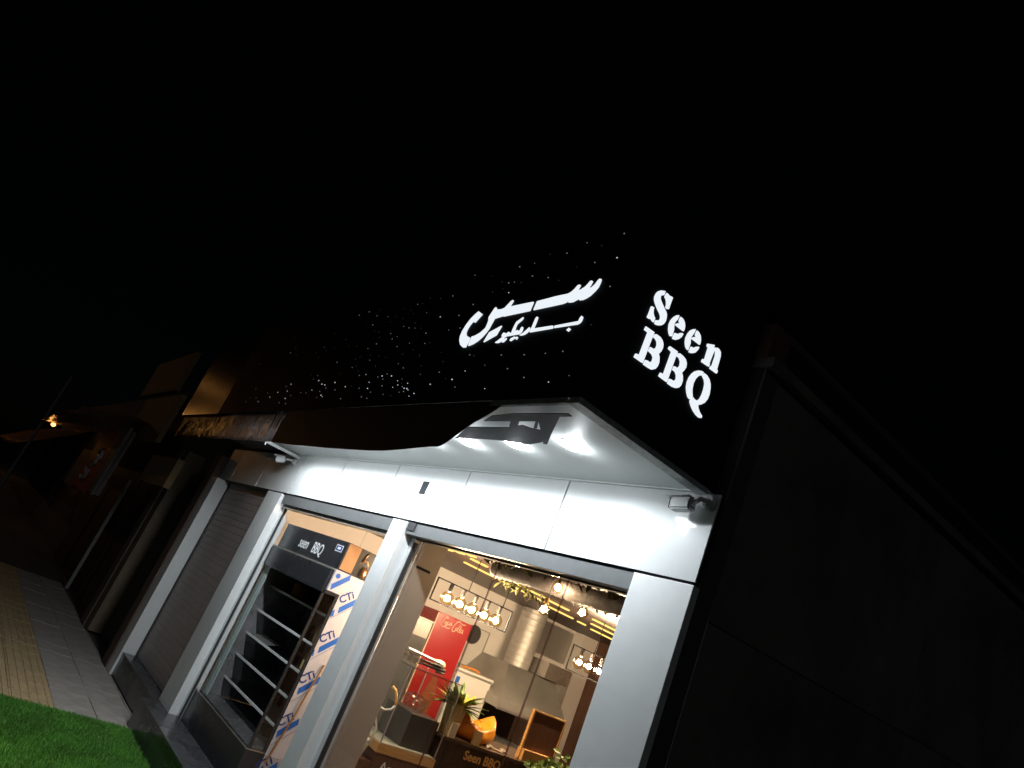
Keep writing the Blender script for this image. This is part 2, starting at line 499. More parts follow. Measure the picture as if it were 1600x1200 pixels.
FRONT_SHAPES = [
 [(-2916,3634),(-2816,3638),(-2763,3640),(-2673,3639),(-2653,3646),(-2637,3660),(-2626,3677),(-2615,3682),(-2601,3677),(-2604,3658),(-2607,3644),(-2584,3648),(-2562,3658),(-2549,3672),(-2540,3687),(-2529,3689),(-2519,3684),(-2521,3665),(-2530,3643),(-2508,3646),(-2493,3660),(-2483,3681),(-2474,3689),(-2459,3684),(-2456,3659),(-2459,3636),(-2472,3617),(-2494,3595),(-2515,3585),(-2538,3579),(-2567,3582),(-2560,3594),(-2586,3586),(-2609,3578),(-2644,3581),(-2639,3595),(-2663,3584),(-2685,3580),(-2783,3579),(-2916,3579)],
 [(-2945,3636),(-2944,3579),(-3049,3578),(-3183,3578),(-3181,3597),(-3193,3581),(-3260,3575),(-3266,3543),(-3269,3512),(-3281,3489),(-3300,3463),(-3331,3438),(-3367,3422),(-3411,3414),(-3419,3477),(-3385,3481),(-3342,3496),(-3312,3521),(-3312,3549),(-3316,3569),(-3330,3593),(-3320,3624),(-3310,3651),(-3299,3659),(-3273,3638),(-3230,3634),(-3205,3638),(-3184,3660),(-3168,3678),(-3154,3683),(-3146,3677),(-3150,3659),(-3157,3639)],
 [(-3431,3473),(-3426,3442),(-3435,3407),(-3468,3410),(-3504,3428),(-3539,3461),(-3557,3496),(-3558,3532),(-3547,3574),(-3524,3614),(-3500,3637),(-3471,3657),(-3415,3629),(-3456,3575),(-3484,3585),(-3499,3564),(-3506,3539),(-3504,3516),(-3489,3498),(-3467,3486)],
 [(-3151,3516),(-3165,3457),(-3264,3423),(-3250,3485)],
 [(-2672,3453),(-2504,3456),(-2505,3469),(-2497,3485),(-2483,3478),(-2480,3458),(-2487,3443),(-2502,3437),(-2675,3440)],
 [(-2553,3427),(-2538,3418),(-2551,3403),(-2568,3413)],
 [(-2856,3531),(-2845,3528),(-2841,3502),(-2840,3458),(-2687,3456),(-2681,3439),(-2865,3438),(-2863,3468),(-2864,3508),(-2863,3524)],
 [(-2875,3469),(-2873,3451),(-2883,3437),(-2901,3429),(-2921,3426),(-2944,3430),(-2916,3443),(-2896,3460),(-2885,3471)],
 [(-2942,3481),(-2938,3476),(-2935,3456),(-2941,3444),(-2955,3437),(-3017,3437),(-3065,3437),(-3077,3431),(-3086,3415),(-3099,3405),(-3117,3402),(-3145,3407),(-3125,3419),(-3096,3436),(-3108,3442),(-3109,3453),(-3103,3466),(-3086,3463),(-3068,3457),(-3058,3466),(-3041,3461),(-3027,3452),(-3030,3477),(-3029,3506),(-3024,3523),(-2998,3537),(-2979,3547),(-2975,3542),(-2980,3528),(-3008,3507),(-3008,3487),(-3000,3458),(-2990,3463),(-2981,3469),(-2970,3461),(-2958,3461),(-2958,3477),(-2950,3484)],
 [(-3050,3428),(-3051,3415),(-3065,3402),(-3083,3403),(-3071,3422)],
 [(-2980,3428),(-2971,3424),(-2977,3414),(-3001,3401),(-3012,3404),(-3009,3419)],
 [(-2957,3425),(-2948,3421),(-2953,3404),(-2969,3411),(-2968,3421)],
]
STARS = [(-6746,3858),(-6548,3713),(-6638,3676),(-6449,3639),(-5935,3613),(-5796,3648),(-5707,3611),(-5805,3548),(-7447,3619),(-6722,3413),(-5768,3384),(-5643,3334),(-5507,3313),(-5593,3363),(-5393,3272),(-5319,3264),(-5271,3234),(-7285,3351),(-7113,3315),(-6658,3247),(-6528,3199),(-7119,3210),(-6939,3206),(-7204,3173),(-6375,3242),(-6084,3171),(-6002,3119),(-6232,3295),(-6135,3312),(-6186,3133),(-5774,3215),(-5645,3206),(-5548,3228),(-5550,3181),(-5355,3156),(-5359,3208),(-5292,3172),(-5246,3158),(-6809,3163),(-5981,3194),(-6132,3244),(-4217,3877),(-4368,3850),(-4293,3844),(-4432,3812),(-4555,3845),(-4357,3773),(-4161,3751),(-5195,3913),(-4976,3900),(-5371,3907),(-4993,3847),(-4775,3807),(-4625,3787),(-4492,3750),(-4676,3749),(-4255,3682),(-5112,3781),(-4985,3764),(-4415,3677),(-4319,3653),(-4225,3639),(-4130,3626),(-4870,3695),(-4793,3677),(-5692,3773),(-4572,3638),(-4439,3597),(-4730,3624),(-4024,3575),(-5387,3680),(-4501,3586),(-3905,3490),(-3973,3493),(-4195,3519),(-4730,3570),(-5084,3588),(-5240,3599),(-4358,3509),(-5796,3647),(-5706,3610),(-4843,3542),(-5521,3608),(-4092,3457),(-4737,3478),(-4909,3476),(-4581,3459),(-4457,3434),(-4215,3438),(-3966,3408),(-4973,3461),(-4704,3432),(-5316,3464),(-4898,3404),(-4955,3391),(-4811,3353),(-4209,3364),(-4105,3325),(-3873,3321),(-4553,3374),(-5137,3348),(-4749,3311),(-4641,3311),(-4424,3278),(-4364,3282),(-4301,3293),(-4220,3273),(-4328,3256),(-3829,3259),(-5140,3275),(-4522,3243),(-4097,3230),(-4046,3240),(-4026,3208),(-3941,3204),(-4066,3199),(-3991,3183),(-3956,3170),(-3918,3166),(-3895,3156),(-3649,3182),(-4899,3227),(-4790,3228),(-4289,3204),(-4120,3184),(-4639,3202),(-4498,3194),(-5065,3209),(-5328,3264),(-5265,3232),(-5396,3274),(-4420,3162),(-3999,3144),(-3944,3147),(-4210,3137),(-4092,3124),(-3843,3111),(-3795,3127),(-4529,3131),(-4430,3116),(-4872,3128),(-5247,3158),(-5347,3207),(-2432,3943),(-2700,3956),(-2570,3906),(-2994,3952),(-2838,3923),(-2413,3797),(-2568,3804),(-3108,3918),(-3249,3925),(-2701,3806),(-3735,3965),(-3510,3913),(-3073,3826),(-2914,3784),(-2805,3745),(-3230,3816),(-3371,3845),(-3288,3822),(-3158,3800),(-3422,3784),(-3323,3788),(-3240,3747),(-3901,3839),(-4056,3846),(-3584,3723),(-3935,3686),(-3696,3662),(-3737,3562),(-3609,3561),(-3701,3402),(-3623,3331),(-3354,3353),(-3305,3343),(-3035,3323),(-2830,3306),(-2660,3298),(-2533,3297),(-3151,3271),(-3325,3248),(-2923,3233),(-3609,3259),(-3500,3211),(-3424,3201),(-3355,3149),(-2751,3172),(-2416,3161),(-2545,3136),(-3050,3125),(-2358,3045),(-2381,3629),(-2405,3425)]
COLA = [[(4970,2086),(4966,2106),(4939,2099),(4919,2069),(4912,2029),(4920,1999),(4943,1990),(4970,2006),(4988,2031)],[(4960,2059),(4951,2042),(4957,2027),(4972,2030),(4977,2051),(4960,2059)],[(5001,2063),(4987,2054),(4988,2036),(5005,2032),(5017,2044)],[(5036,2066),(5022,2057),(5023,2040),(5040,2039),(5046,2065),(5052,2036)],[(4975,1998),(5024,1996),(5046,2013)],[(5161,2108),(5144,2117),(5112,2096),(5085,2054),(5078,2009),(5087,1988),(5109,1986),(5129,2007)],[(5129,2040),(5118,2022),(5126,2008),(5142,2009),(5146,2032),(5129,2040)],[(5172,2088),(5159,2055),(5156,2007),(5175,2001)],[(5164,2104),(5206,2095),(5238,2105)],[(5191,2075),(5181,2024),(5187,2002),(5199,2002)],[(5214,2045),(5202,2031),(5206,2009),(5227,2003),(5227,2044),(5237,2000)]]

# ================================================================== THE SETTING
bx('ground', 'asphalt', (-155, 155, -155, 155, -0.60, -0.14), kind='structure')
pavement = bx('pavement', 'joint', (-60, 8, -2.6, 12, -0.139, -0.014), kind='structure')
proto = None
def paver_mesh():
    return finish('paver', box(B(), -0.197, 0.197, -0.197, 0.197, -0.06, 0.0, bevel=0.004), 'paver', pavement, origin=(0, 0, 0))
def tactile_mesh():
    bm = box(B(), -0.197, 0.197, -0.197, 0.197, -0.06, 0.0)
    for k in range(5):
        y = -0.16 + k * 0.08
        box(bm, -0.19, 0.19, y - 0.016, y + 0.016, 0.0, 0.006)
    return finish('tactile_paver', bm, 'tactile', pavement, origin=(0, 0, 0))
pv, tv = paver_mesh(), tactile_mesh()
first_p = first_t = True
rng = random.Random(3)
for i in range(22):
    for j in range(7):
        x = -7.72 - i * 0.40
        y = 2.40 - j * 0.40
        if i < 1 and y > 2.3: pass
        pz = rng.uniform(-0.004, 0.002)
        if j in (2, 3):
            o = tv if first_t else link_copy(tv, pavement, (x, y, pz))
            if first_t:
                o.location = Vector((x, y, pz)) - world_loc(pavement); first_t = False
        else:
            o = pv if first_p else link_copy(pv, pavement, (x, y, pz))
            if first_p:
                o.location = Vector((x, y, pz)) - world_loc(pavement); first_p = False
# small gap between paving and walls
bx('paving_edge', 'paver', (-16.3, -8.13, 2.604, 2.618, -0.05, 0.0), pavement)

# artificial turf: a mat with a dense pile
bm = box(B(), -7.91, -1.0, -1.6, 2.482, 0.004, 0.010)
rng = random.Random(11)
def blades(bm, n, x0, x1, y0, y1, h0, h1):
    for _ in range(n):
        x, y = rng.uniform(x0, x1), rng.uniform(y0, y1)
        a = rng.uniform(0, 6.283)
        h = rng.uniform(h0, h1)
        w = 0.004
        t = rng.uniform(0.0, 0.7) * h
        b = rng.uniform(0, 6.283)
        p = Vector((x, y, 0.009))
        s = Vector((math.cos(a), math.sin(a), 0)) * w
        f = bm.faces.new((bm.verts.new(p - s), bm.verts.new(p + s),
                      bm.verts.new(p + Vector((math.cos(b) * t, math.sin(b) * t, h)))))
        f.material_index = 1
blades(bm, 60000, -7.92, -6.2, 0.75, 2.47, 0.022, 0.042)
me_turf = bm
# recalc normals is skipped for the pile
me = bpy.data.meshes.new('artificial_turf'); bm.to_mesh(me); bm.free()
me.materials.append(M['turf_base']); me.materials.append(M['turf_blade'])
turf = bpy.data.objects.new('artificial_turf', me); COL.objects.link(turf)
tag(turf, 'bright green artificial turf laid over the paving in front of the shop', 'turf', kind='stuff')

# ================================================================== THE SHOP BUILDING
shop = thing('shop_building', 'single-storey corner shop with white panelled front and dark stone side wall', 'building', (-5.2, 2.69, 0.0))
F = 2.69
joints = [-10.32, -9.81, -8.73, -7.61, -6.54, -5.47, -4.39, -3.31, -2.215]
for a, b in zip(joints[:-1], joints[1:]):
    bx('fascia_panel', 'white_panel', (a + 0.006, b - 0.006 if b != -2.215 else b, F, F + 0.010, 2.602, 3.036), shop, bevel=0.0015)
bx('fascia_backing', 'dark_gap', (-10.31, -2.225, F + 0.011, F + 0.06, 2.612, 3.034), shop)
bx('vent_hole', 'vent_dark', (-4.975, -4.885, F - 0.004, F + 0.004, 2.815, 2.918), shop)

# columns and pilaster
def column(x0, x1, y0, y1, top=2.588, mat='white_column'):
    return bx('column', mat, (x0, x1, y0, y1, 0.272, top), shop, bevel=0.003)
column(-8.22, -7.77, F, 2.86)
column(-5.185, -4.955, F, 2.88)
column(-2.588, -2.215, F, 2.86)
bx('pilaster', 'white_column', (-10.32, -10.05, 2.60, 2.90, 0.0, 2.592), shop, bevel=0.003)

# lintel over the openings, seen from below
bx('lintel', 'grey_lintel', (-10.05, -2.24, F + 0.061, 2.95, 2.598, 2.78), shop)
bx('lintel_trim', 'dark_gap', (-10.05, -2.24, F + 0.013, F + 0.0605, 2.595, 2.6015), shop)

# plinth of polished granite slabs
plinth = bx('plinth', 'dark_gap', (-10.08, -2.22, 2.66, 2.95, 0.0, 0.25), shop)
bx('plinth_core', 'dark_gap', (-8.11, -2.22, 2.52, 2.655, 0.0, 0.25), plinth)
xs = [-10.08, -9.1, -8.125]
for a, b in zip(xs[:-1], xs[1:]):
    bx('granite_slab', 'granite', (a + 0.002, b - 0.002, 2.63, 2.659, 0.0, 0.2505), plinth)
    bx('granite_slab', 'granite', (a + 0.002, b - 0.002, 2.622, 2.95, 0.251, 0.272), plinth, bevel=0.003)
xs = [-8.12, -7.25, -6.35, -5.45, -4.55, -3.65, -2.9, -2.215]
for a, b in zip(xs[:-1], xs[1:]):
    bx('granite_slab', 'granite', (a + 0.002, b - 0.002, 2.49, 2.519, 0.0, 0.2505), plinth)
    bx('granite_slab', 'granite', (a + 0.002, b - 0.002, 2.482, 2.80, 0.2515, 0.2725), plinth, bevel=0.003)
bx('granite_slab', 'granite', (-8.123, -8.1205, 2.492, 2.66, 0.0, 0.25), plinth)

# roller shutter in the left bay
bm = B()
z = 0.275
while z < 2.585:
    h = 0.074
    z1 = min(z + h, 2.588)
    prof = [(2.7955, z), (2.793, z + 0.004), (2.7926, (z + z1) / 2), (2.793, z1 - 0.004), (2.7955, z1), (2.815, z1), (2.815, z)]
    prism(bm, [(-10.045, y, zz) for y, zz in prof], (1.82, 0, 0))
    z += 0.076
finish('roller_shutter', bm, 'shutter_brown', shop, kind='stuff')
bx('shutter_rail', 'dark_gap', (-10.049, -10.02, 2.77, 2.785, 0.273, 2.588), shop)
bx('shutter_rail', 'dark_gap', (-8.25, -8.222, 2.77, 2.785, 0.273, 2.588), shop)

# left opening: white aluminium jamb, top track, sliding glass
wf = bx('window_frame', 'white_frame', (-7.769, -7.715, 2.775, 2.83, 0.274, 2.59), shop, bevel=0.003)
bx('jamb_rail', 'white_frame', (-7.714, -7.69, 2.80, 2.84, 0.274, 2.457), wf)
bx('jamb_gasket', 'dark_gap', (-7.7145, -7.7135, 2.776, 2.80, 0.274, 2.457), wf)
bx('top_track', 'white_frame', (-7.714, -5.19, 2.735, 2.845, 2.458, 2.488), wf, bevel=0.003)
bx('top_band', 'rail_grey', (-7.714, -5.19, 2.708, 2.86, 2.489, 2.5945), wf)
bx('side_glass', 'green_glass_dark', (-7.688, -7.615, 2.86, 2.872, 0.575, 2.0), wf)
bx('side_glass', 'green_glass_pale', (-7.614, -7.53, 2.862, 2.872, 0.575, 1.86), wf)
bx('bottom_track', 'white_frame', (-5.95, -5.19, 2.785, 2.83, 0.274, 0.30), wf)

# right opening: shop window with frameless panes
wr = bx('window_frame', 'white_frame', (-4.954, -4.905, 2.785, 2.83, 0.274, 2.499), shop, bevel=0.003)
bx('frame_groove', 'dark_gap', (-4.9045, -4.892, 2.79, 2.825, 0.274, 2.468), wr)
bx('top_rail', 'rail_grey', (-4.954, -2.59, 2.708, 2.84, 2.500, 2.5945), wr, bevel=0.004)
bx('top_gasket', 'dark_gap', (-4.90, -2.59, 2.79, 2.83, 2.490, 2.4995), wr)
bx('rail_clip', 'granite', (-4.945, -4.83, 2.699, 2.7075, 2.53, 2.590), wr)
bx('bottom_rail', 'grey_lintel', (-4.89, -2.59, 2.785, 2.83, 0.274, 0.33), wr)
for a, b in ((-4.89, -3.825), (-3.812, -3.155), (-3.142, -2.592)):
    bx('pane', 'window_glass', (a, b, 2.800, 2.810, 0.331, 2.4895), wr)
for a in (-3.8245, -3.1545):
    bx('pane_edge', 'edge_glass', (a + 0.003, a + 0.009, 2.7995, 2.8105, 0.331, 2.489), wr)

# perforated return panel beside the right opening
perf = bx('perforated_panel', 'perforated_beige', (-4.956, -4.915, 2.885, 3.10, 0.28, 2.595), shop)
bx('slot_rail', 'black_steel', (-4.9148, -4.911, 2.90, 3.03, 2.305, 2.325), perf)

# soffit under the sign
soffit = bx('soffit', 'soffit_white', (-7.96, -2.367, 1.80, F - 0.001, 3.045, 3.0525), shop)
bx('soffit_cove', 'soffit_white', (-7.96, -2.28, F - 0.012, F + 0.03, 3.037, 3.0445), shop)

# interior shell
bx('interior_floor', 'floor_tile', (-8.05, -2.32, 2.952, 7.95, 0.24, 0.268), shop)
lw = bx('interior_wall', 'plaster_white', (-8.16, -8.05, 2.97, 7.95, 0.24, 2.78), shop)
bx('wall_joint', 'steel_dull', (-8.0497, -8.047, 3.93, 3.935, 0.3, 2.64), lw)
bx('interior_wall', 'brown_wood', (-8.16, -2.31, 7.951, 8.05, 0.24, 2.78), shop)
bx('interior_wall', 'brown_wood', (-2.319, -2.302, 2.952, 7.95, 0.24, 2.78), shop)
bx('corner_strip', 'plaster_white', (-8.049, -7.86, 7.62, 7.949, 0.27, 2.638), shop)
ceil = bx('ceiling', 'dark_gap', (-8.15, -2.32, 2.952, 7.95, 2.665, 2.70), shop)
x = -8.04
proto = None
while x < -2.45:
    if proto is None:
        proto = finish('ceiling_plank', box(B(), -0.068, 0.068, -2.45, 2.45, 0, 0.022, bevel=0.003), 'dark_plank', ceil, origin=(0, 0, 0))
        proto.location = Vector((x + 0.07, 5.45, 2.641)) - world_loc(ceil)
    else:
        link_copy(proto, ceil, (x + 0.07, 5.45, 2.641))
    x += 0.143

# side wall of big stone panels, cornice and parapet
side = bx('side_wall', 'dark_gap', (-2.30, -2.228, 2.73, 13.0, 0.0, 4.0), shop)
ys = [2.852, 4.9, 7.3, 10.0, 13.0]
zs = [0.0, 1.25, 2.473, 3.76]
for y0, y1 in zip(ys[:-1], ys[1:]):
    for z0, z1 in zip(zs[:-1], zs[1:]):
        bx('stone_panel', 'stone_side', (-2.227, -2.215 + random.uniform(-0.001, 0.002), y0 + 0.003, y1 - 0.003, z0 + 0.003, z1 - 0.003), side)
bx('corner_trim', 'stone_trim', (-2.227, -2.209, F + 0.045, 2.846, 0.0, 3.76), side)
bx('cornice', 'stone_side', (-2.30, -2.17, F + 0.03, 13.0, 3.762, 3.82), side, bevel=0.008)
bx('parapet', 'stone_trim', (-2.36, -2.235, F + 0.19, 13.0, 3.821, 4.05), side)
bx('parapet', 'parapet_brick', (-2.62, -2.22, F + 0.03, F + 0.189, 3.821, 4.03), side, bevel=0.006)
bx('roof', 'stone_trim', (-8.16, -2.37, F + 0.10, 13.0, 3.70, 3.76), shop)
bx('rear_wall', 'stone_trim', (-10.3, -2.31, 8.06, 8.2, 0.0, 3.70), shop)
bx('upper_wall', 'stone_trim', (-10.3, -2.31, F + 0.07, F + 0.20, 2.79, 3.70), shop)
bx('left_wall', 'stone_trim', (-10.32, -8.17, 2.91, 2.96, 0.0, 2.79), shop)

# ================================================================== THE LIT SIGN
sign = thing('shop_sign', 'large black box sign with lit white lettering and star-like dots above the shop', 'sign', (-5.15, 2.2, 3.05))
bx('front_panel', 'sign_black', (-8.0, -2.2975, 1.749, 1.757, 3.056, 4.15), sign)
bx('side_panel', 'sign_black', (-2.297, -2.291, 1.749, F + 0.02, 3.056, 4.15), sign)
bx('top_panel', 'sign_black', (-8.0, -2.2975, 1.758, F + 0.25, 4.13, 4.149), sign)
bx('end_panel', 'sign_black', (-8.0, -7.99, 1.758, F, 3.056, 4.128), sign)
bx('edge_trim', 'raw_edge', (-2.366, -2.289, 1.752, F - 0.004, 3.026, 3.0545), sign, bevel=0.003)
bx('edge_trim', 'raw_edge', (-2.95, -2.367, 1.750, 1.775, 3.028, 3.0545), sign, bevel=0.003)

def slimmed(poly, d):
    """outline drawn in by d millimetres"""
    n = len(poly)
    area = sum(poly[i][0] * poly[(i + 1) % n][1] - poly[(i + 1) % n][0] * poly[i][1] for i in range(n))
    sgn = 1 if area > 0 else -1
    out = []
    for i in range(n):
        a, b, c = Vector(poly[i - 1]), Vector(poly[i]), Vector(poly[(i + 1) % n])
        e1, e2 = (b - a), (c - b)
        if e1.length < 1e-6 or e2.length < 1e-6:
            out.append(poly[i]); continue
        e1.normalize(); e2.normalize()
        m = Vector((-e1.y - e2.y, e1.x + e2.x)) * sgn
        m = m.normalized() if m.length > 1e-6 else Vector((0, 0))
        out.append(tuple(b + m * d))
    return out
for pieces in SIDE_LETTERS:
    bm = B()
    for poly in pieces:
        prism(bm, [(-2.2905, y / 1000, z / 1000) for y, z in slimmed(poly, 1.2)], (0.007, 0, 0))
    finish('letter', bm, 'letter_light', sign)
for poly in FRONT_SHAPES:
    bm = prism(B(), [(x / 1000, 1.7485, z / 1000) for x, z in slimmed(poly, 2.2)], (0, -0.007, 0))
    finish('script_letter', bm, 'letter_light', sign)
rng = random.Random(5)
for mat_, lo_, hi_ in (('star_bright', 0.0, 0.34), ('star_light', 0.34, 0.68), ('star_dim', 0.68, 9.0)):
    bm = B()
    rng = random.Random(5)
    for x, z in STARS:
        q = rng.random() * 0.75 + (0.0 if z < 3330 else 0.30) + (0.12 if x < -6500 else 0.0)
        r = 0.0040 * rng.choice((0.6, 0.75, 0.9, 1.0, 1.15))
        if not lo_ <= q < hi_: continue
        n = 6
        prism(bm, [(x / 1000 + r * math.cos(k * math.tau / n), 1.7485, z / 1000 + r * 0.8 * math.sin(k * math.tau / n)) for k in range(n)], (0, -0.003, 0))
    finish('star_dots', bm, mat_, sign, kind='stuff')

# black valance hanging from the sign's lower edge, torn away at its right end
torn = [(-5.885, 2.771), (-5.629, 2.762), (-5.407, 2.757), (-5.074, 2.754), (-4.713, 2.749), (-4.394, 2.749), (-4.064, 2.750), (-3.854, 2.755), (-3.633, 2.771), (-3.496, 2.783), (-3.353, 2.795), (-3.275, 2.797),
        (-3.243, 2.805), (-3.198, 2.828), (-3.117, 2.884), (-3.035, 2.935), (-2.949, 2.973), (-2.884, 3.008), (-2.82, 3.052)]
finish('valance_sheet', prism(B(), [(-5.885, 1.756, 3.052)] + [(x, 1.756, z) for x, z in torn], (0, 0.004, 0)), 'sign_underside', sign)
bm = B()
r = random.Random(17)
cols = []
N = 150
for i in range(N + 1):
    t = i / N
    x = -9.50 + t * (9.50 - 5.89)
    ph = x * 21 + 2.2 * math.sin(x * 3.1)
    amp = 0.0035 * (1.2 + math.sin(x * 5.3)) * min(1.0, (1 - t) * 1.6 + 0.15)
    row = []
    for j in range(9):
        u = j / 8
        z = 3.052 - u * (0.280 + 0.003 * math.sin(x * 9))
        y = 1.757 - amp * (0.25 + 0.75 * u) * math.sin(ph + u * 2.2) - 0.002 * math.sin(u * 5 + x * 4)
        row.append(bm.verts.new((x, y, z)))
    cols.append(row)
for i in range(N):
    for j in range(8):
        bm.faces.new((cols[i][j], cols[i + 1][j], cols[i + 1][j + 1], cols[i][j + 1]))
bmesh.ops.solidify(bm, geom=list(bm.faces), thickness=0.003)
finish('valance_film', bm, 'crinkled_film', sign, smooth=True)
# bent dark brackets of the bare frame beside it
FRAMES = [[(-2.947,1.784),(-2.74,1.765),(-2.36,1.776),(-2.36,1.80),(-2.455,1.80),(-2.609,1.842),(-3.08,1.836)],
          [(-2.50,1.79),(-2.425,1.79),(-2.703,1.986),(-2.856,2.098),(-2.877,2.089),(-2.742,1.951),(-2.64,1.84)],
          [(-2.841,1.829),(-2.77,1.83),(-2.903,1.924),(-2.975,1.925)],
          [(-3.367,1.928),(-2.993,1.931),(-2.84,1.905),(-2.809,1.941),(-2.747,1.963),(-2.887,2.089),(-3.036,2.123),(-3.234,2.085),(-3.413,2.072),(-3.70,2.07)],
          [(-2.65,1.832),(-2.63,1.832),(-2.775,1.946),(-2.802,1.946)]]
for k, poly in enumerate(FRAMES):
    finish('bracket', prism(B(), [(x, y, 2.985 + 0.0042 * k) for x, y in poly], (0, 0, 0.004)), 'black_steel', sign)

# ------------------------------------------------------------------ downlights
ORD = ['first', 'second', 'third', 'fourth', 'fifth', 'sixth', 'seventh', 'eighth', 'ninth', 'tenth']
for k in range(10):
    x = -2.80 - 0.487 * k
    where = 'in the white soffit' if k < 3 else 'in the soffit behind the loose dark sheet'
    d = thing('downlight', 'glaring white round downlight %s, %s from the corner' % (where, ORD[k]), 'downlight', (x, 2.205, 3.02), 'downlights in the soffit under the sign')
    finish('trim_ring', lathe(B(), (x, 2.205, 3.030), [(0.060, 0.0145), (0.067, 0.0135), (0.067, 0.011), (0.0605, 0.011)], 24), 'pvc_white', d, smooth=False)
    finish('diffuser', lathe(B(), (x, 2.205, 3.031), [(0.0, -0.003), (0.052, -0.002), (0.060, 0.002), (0.060, 0.0125), (0.0, 0.0125)], 24), 'downlight_glow', d)
    for kind_, watts, zoff in (('SPOT', 16.5, -0.010), ('POINT', 1.15, -0.040)):      # beam, and the spill of the domed diffuser
        L = bpy.data.lights.new('downlight_lamp', kind_)
        L.energy = watts
        L.color = (0.90, 0.96, 1.0)
        L.shadow_soft_size = 0.02
        if kind_ == 'SPOT':
            L.spot_size = math.radians(176)
            L.spot_blend = 0.3
        lo = bpy.data.objects.new('downlight_lamp', L)
        COL.objects.link(lo)
        lo.parent = d
        lo.location = (0, 0, zoff)

# ------------------------------------------------------------------ security cameras
def cctv(base, yaw, pitch, length, drop, label):
    t = thing('security_camera', label, 'camera', base, 'security cameras on the fascia')
    b = Vector(base)
    finish('mount_base', lathe(B(), b, [(0.0, 0.0), (0.042, 0.0), (0.042, -0.014), (0.030, -0.026), (0.0, -0.026)], 16, axis='y'), 'camera_shell', t)
    d = Vector((math.cos(yaw) * math.cos(pitch), math.sin(yaw) * math.cos(pitch), math.sin(pitch)))
    k1 = b + Vector((0, -0.055, -0.25 * drop))
    k2 = b + Vector((0, -0.075, -drop)) + d * 0.045
    finish('arm', tube(B(), [b + Vector((0, -0.02, 0)), k1, k1 + Vector((0, -0.02, 0)), k2], 0.013, 8), 'camera_shell', t, smooth=True)
    s = d.cross(Vector((0, 0, 1))).normalized()
    u = s.cross(d).normalized()
    def frame(bm, c0, l, w, h, bev):
        vs = []
        box(bm, -0.5, 0.5, -0.5, 0.5, -0.5, 0.5)
        for v in bm.verts:
            v.co = c0 + d * ((v.co.x + 0.5) * l) + s * v.co.y * w + u * v.co.z * h
        if bev: bmesh.ops.bevel(bm, geom=list(bm.edges), offset=bev, segments=2, affect='EDGES')
        return bm
    body = finish('body', frame(B(), k2 - d * 0.01, length, 0.062, 0.062, 0.008), 'camera_shell', t)
    finish('sun_shield', frame(B(), k2 + u * 0.036 - d * 0.005, length + 0.02, 0.07, 0.006, 0.002), 'camera_shell', t)
    fc = finish('face', frame(B(), k2 + d * (length - 0.0098), 0.004, 0.052, 0.052, 0), 'camera_face', t)
    bm = B()
    c = k2 + d * (length - 0.005)
    tube(bm, [c, c + d * 0.008], 0.016, 14)
    finish('lens', bm, 'camera_face', fc)
    return t
cctv((-2.262, F, 2.990), math.radians(183), math.radians(-6), 0.115, 0.042, 'white bullet security camera at the right corner of the fascia')
cctv((-7.86, F, 2.955), math.radians(236), math.radians(-14), 0.10, 0.02, 'small white security camera on the fascia beside the pale bar')

# pale bar closing the soffit at its left end
t = thing('soffit_bar', 'thin white bar closing the left end of the lit soffit', 'bar', (-7.80, 2.45, 2.97))
finish('bar', prism(B(), [(-7.64, 2.235, 2.968), (-7.64, 2.235, 3.0), (-7.80, F - 0.002, 3.02), (-7.80, F - 0.002, 2.99)], (0.012, 0, 0)), 'pvc_white', t)
finish('end_cap', prism(B(), [(-7.648, 2.225, 2.945), (-7.648, 2.225, 3.002), (-7.648, 2.240, 3.002), (-7.648, 2.240, 2.945)], (0.03, 0, 0)), 'pvc_white', t)
finish('seam_tape', prism(B(), [(-5.990, 1.750, 3.045), (-5.965, 1.750, 3.045), (-5.925, 1.750, 2.90), (-5.945, 1.750, 2.885)], (0, 0.004, 0)), 'pvc_white', sign)

# ================================================================== DISPLAY FRIDGE IN THE LEFT OPENING
fr = thing('display_fridge', 'tall black open-front display fridge with lettered header and glass shelves', 'fridge', (-6.91, 3.2, 0.273))
x0, x1 = -7.66, -6.05
bx('header', 'fridge_black', (x0 + 0.06, x1, 2.845, 3.16, 2.083, 2.33), fr, bevel=0.006)
bx('canopy', 'fridge_black', (x0, x1 - 0.035, 2.815, 2.95, 1.862, 2.068), fr, bevel=0.012)
bx('canopy_lip', 'steel_dull', (x0, x1 - 0.03, 2.822, 2.95, 2.0695, 2.082), fr)
bx('base', 'fridge_black', (x0 - 0.03, x1, 2.80, 3.55, 0.275, 0.560), fr, bevel=0.006)
bx('base_rim', 'steel', (x0 - 0.03, x1, 2.798, 2.81, 0.5605, 0.568), fr)
bx('base_rim', 'steel', (x1 - 0.012, x1 + 0.001, 2.8105, 2.965, 0.5605, 0.568), fr)
bx('back_panel', 'fridge_mirror', (x0 - 0.01, x1 - 0.02, 3.455, 3.52, 0.5605, 2.08), fr)
bx('inner_deck', 'fridge_inner', (x0 + 0.02, x1 - 0.03, 2.83, 3.459, 0.552, 0.575), fr)
bx('left_side', 'fridge_mirror', (x0 - 0.01, x0 + 0.018, 2.875, 3.4545, 0.576, 2.06), fr)
bx('top_cap', 'fridge_black', (x0 + 0.02, x1 - 0.03, 2.96, 3.459, 2.03, 2.0815), fr)
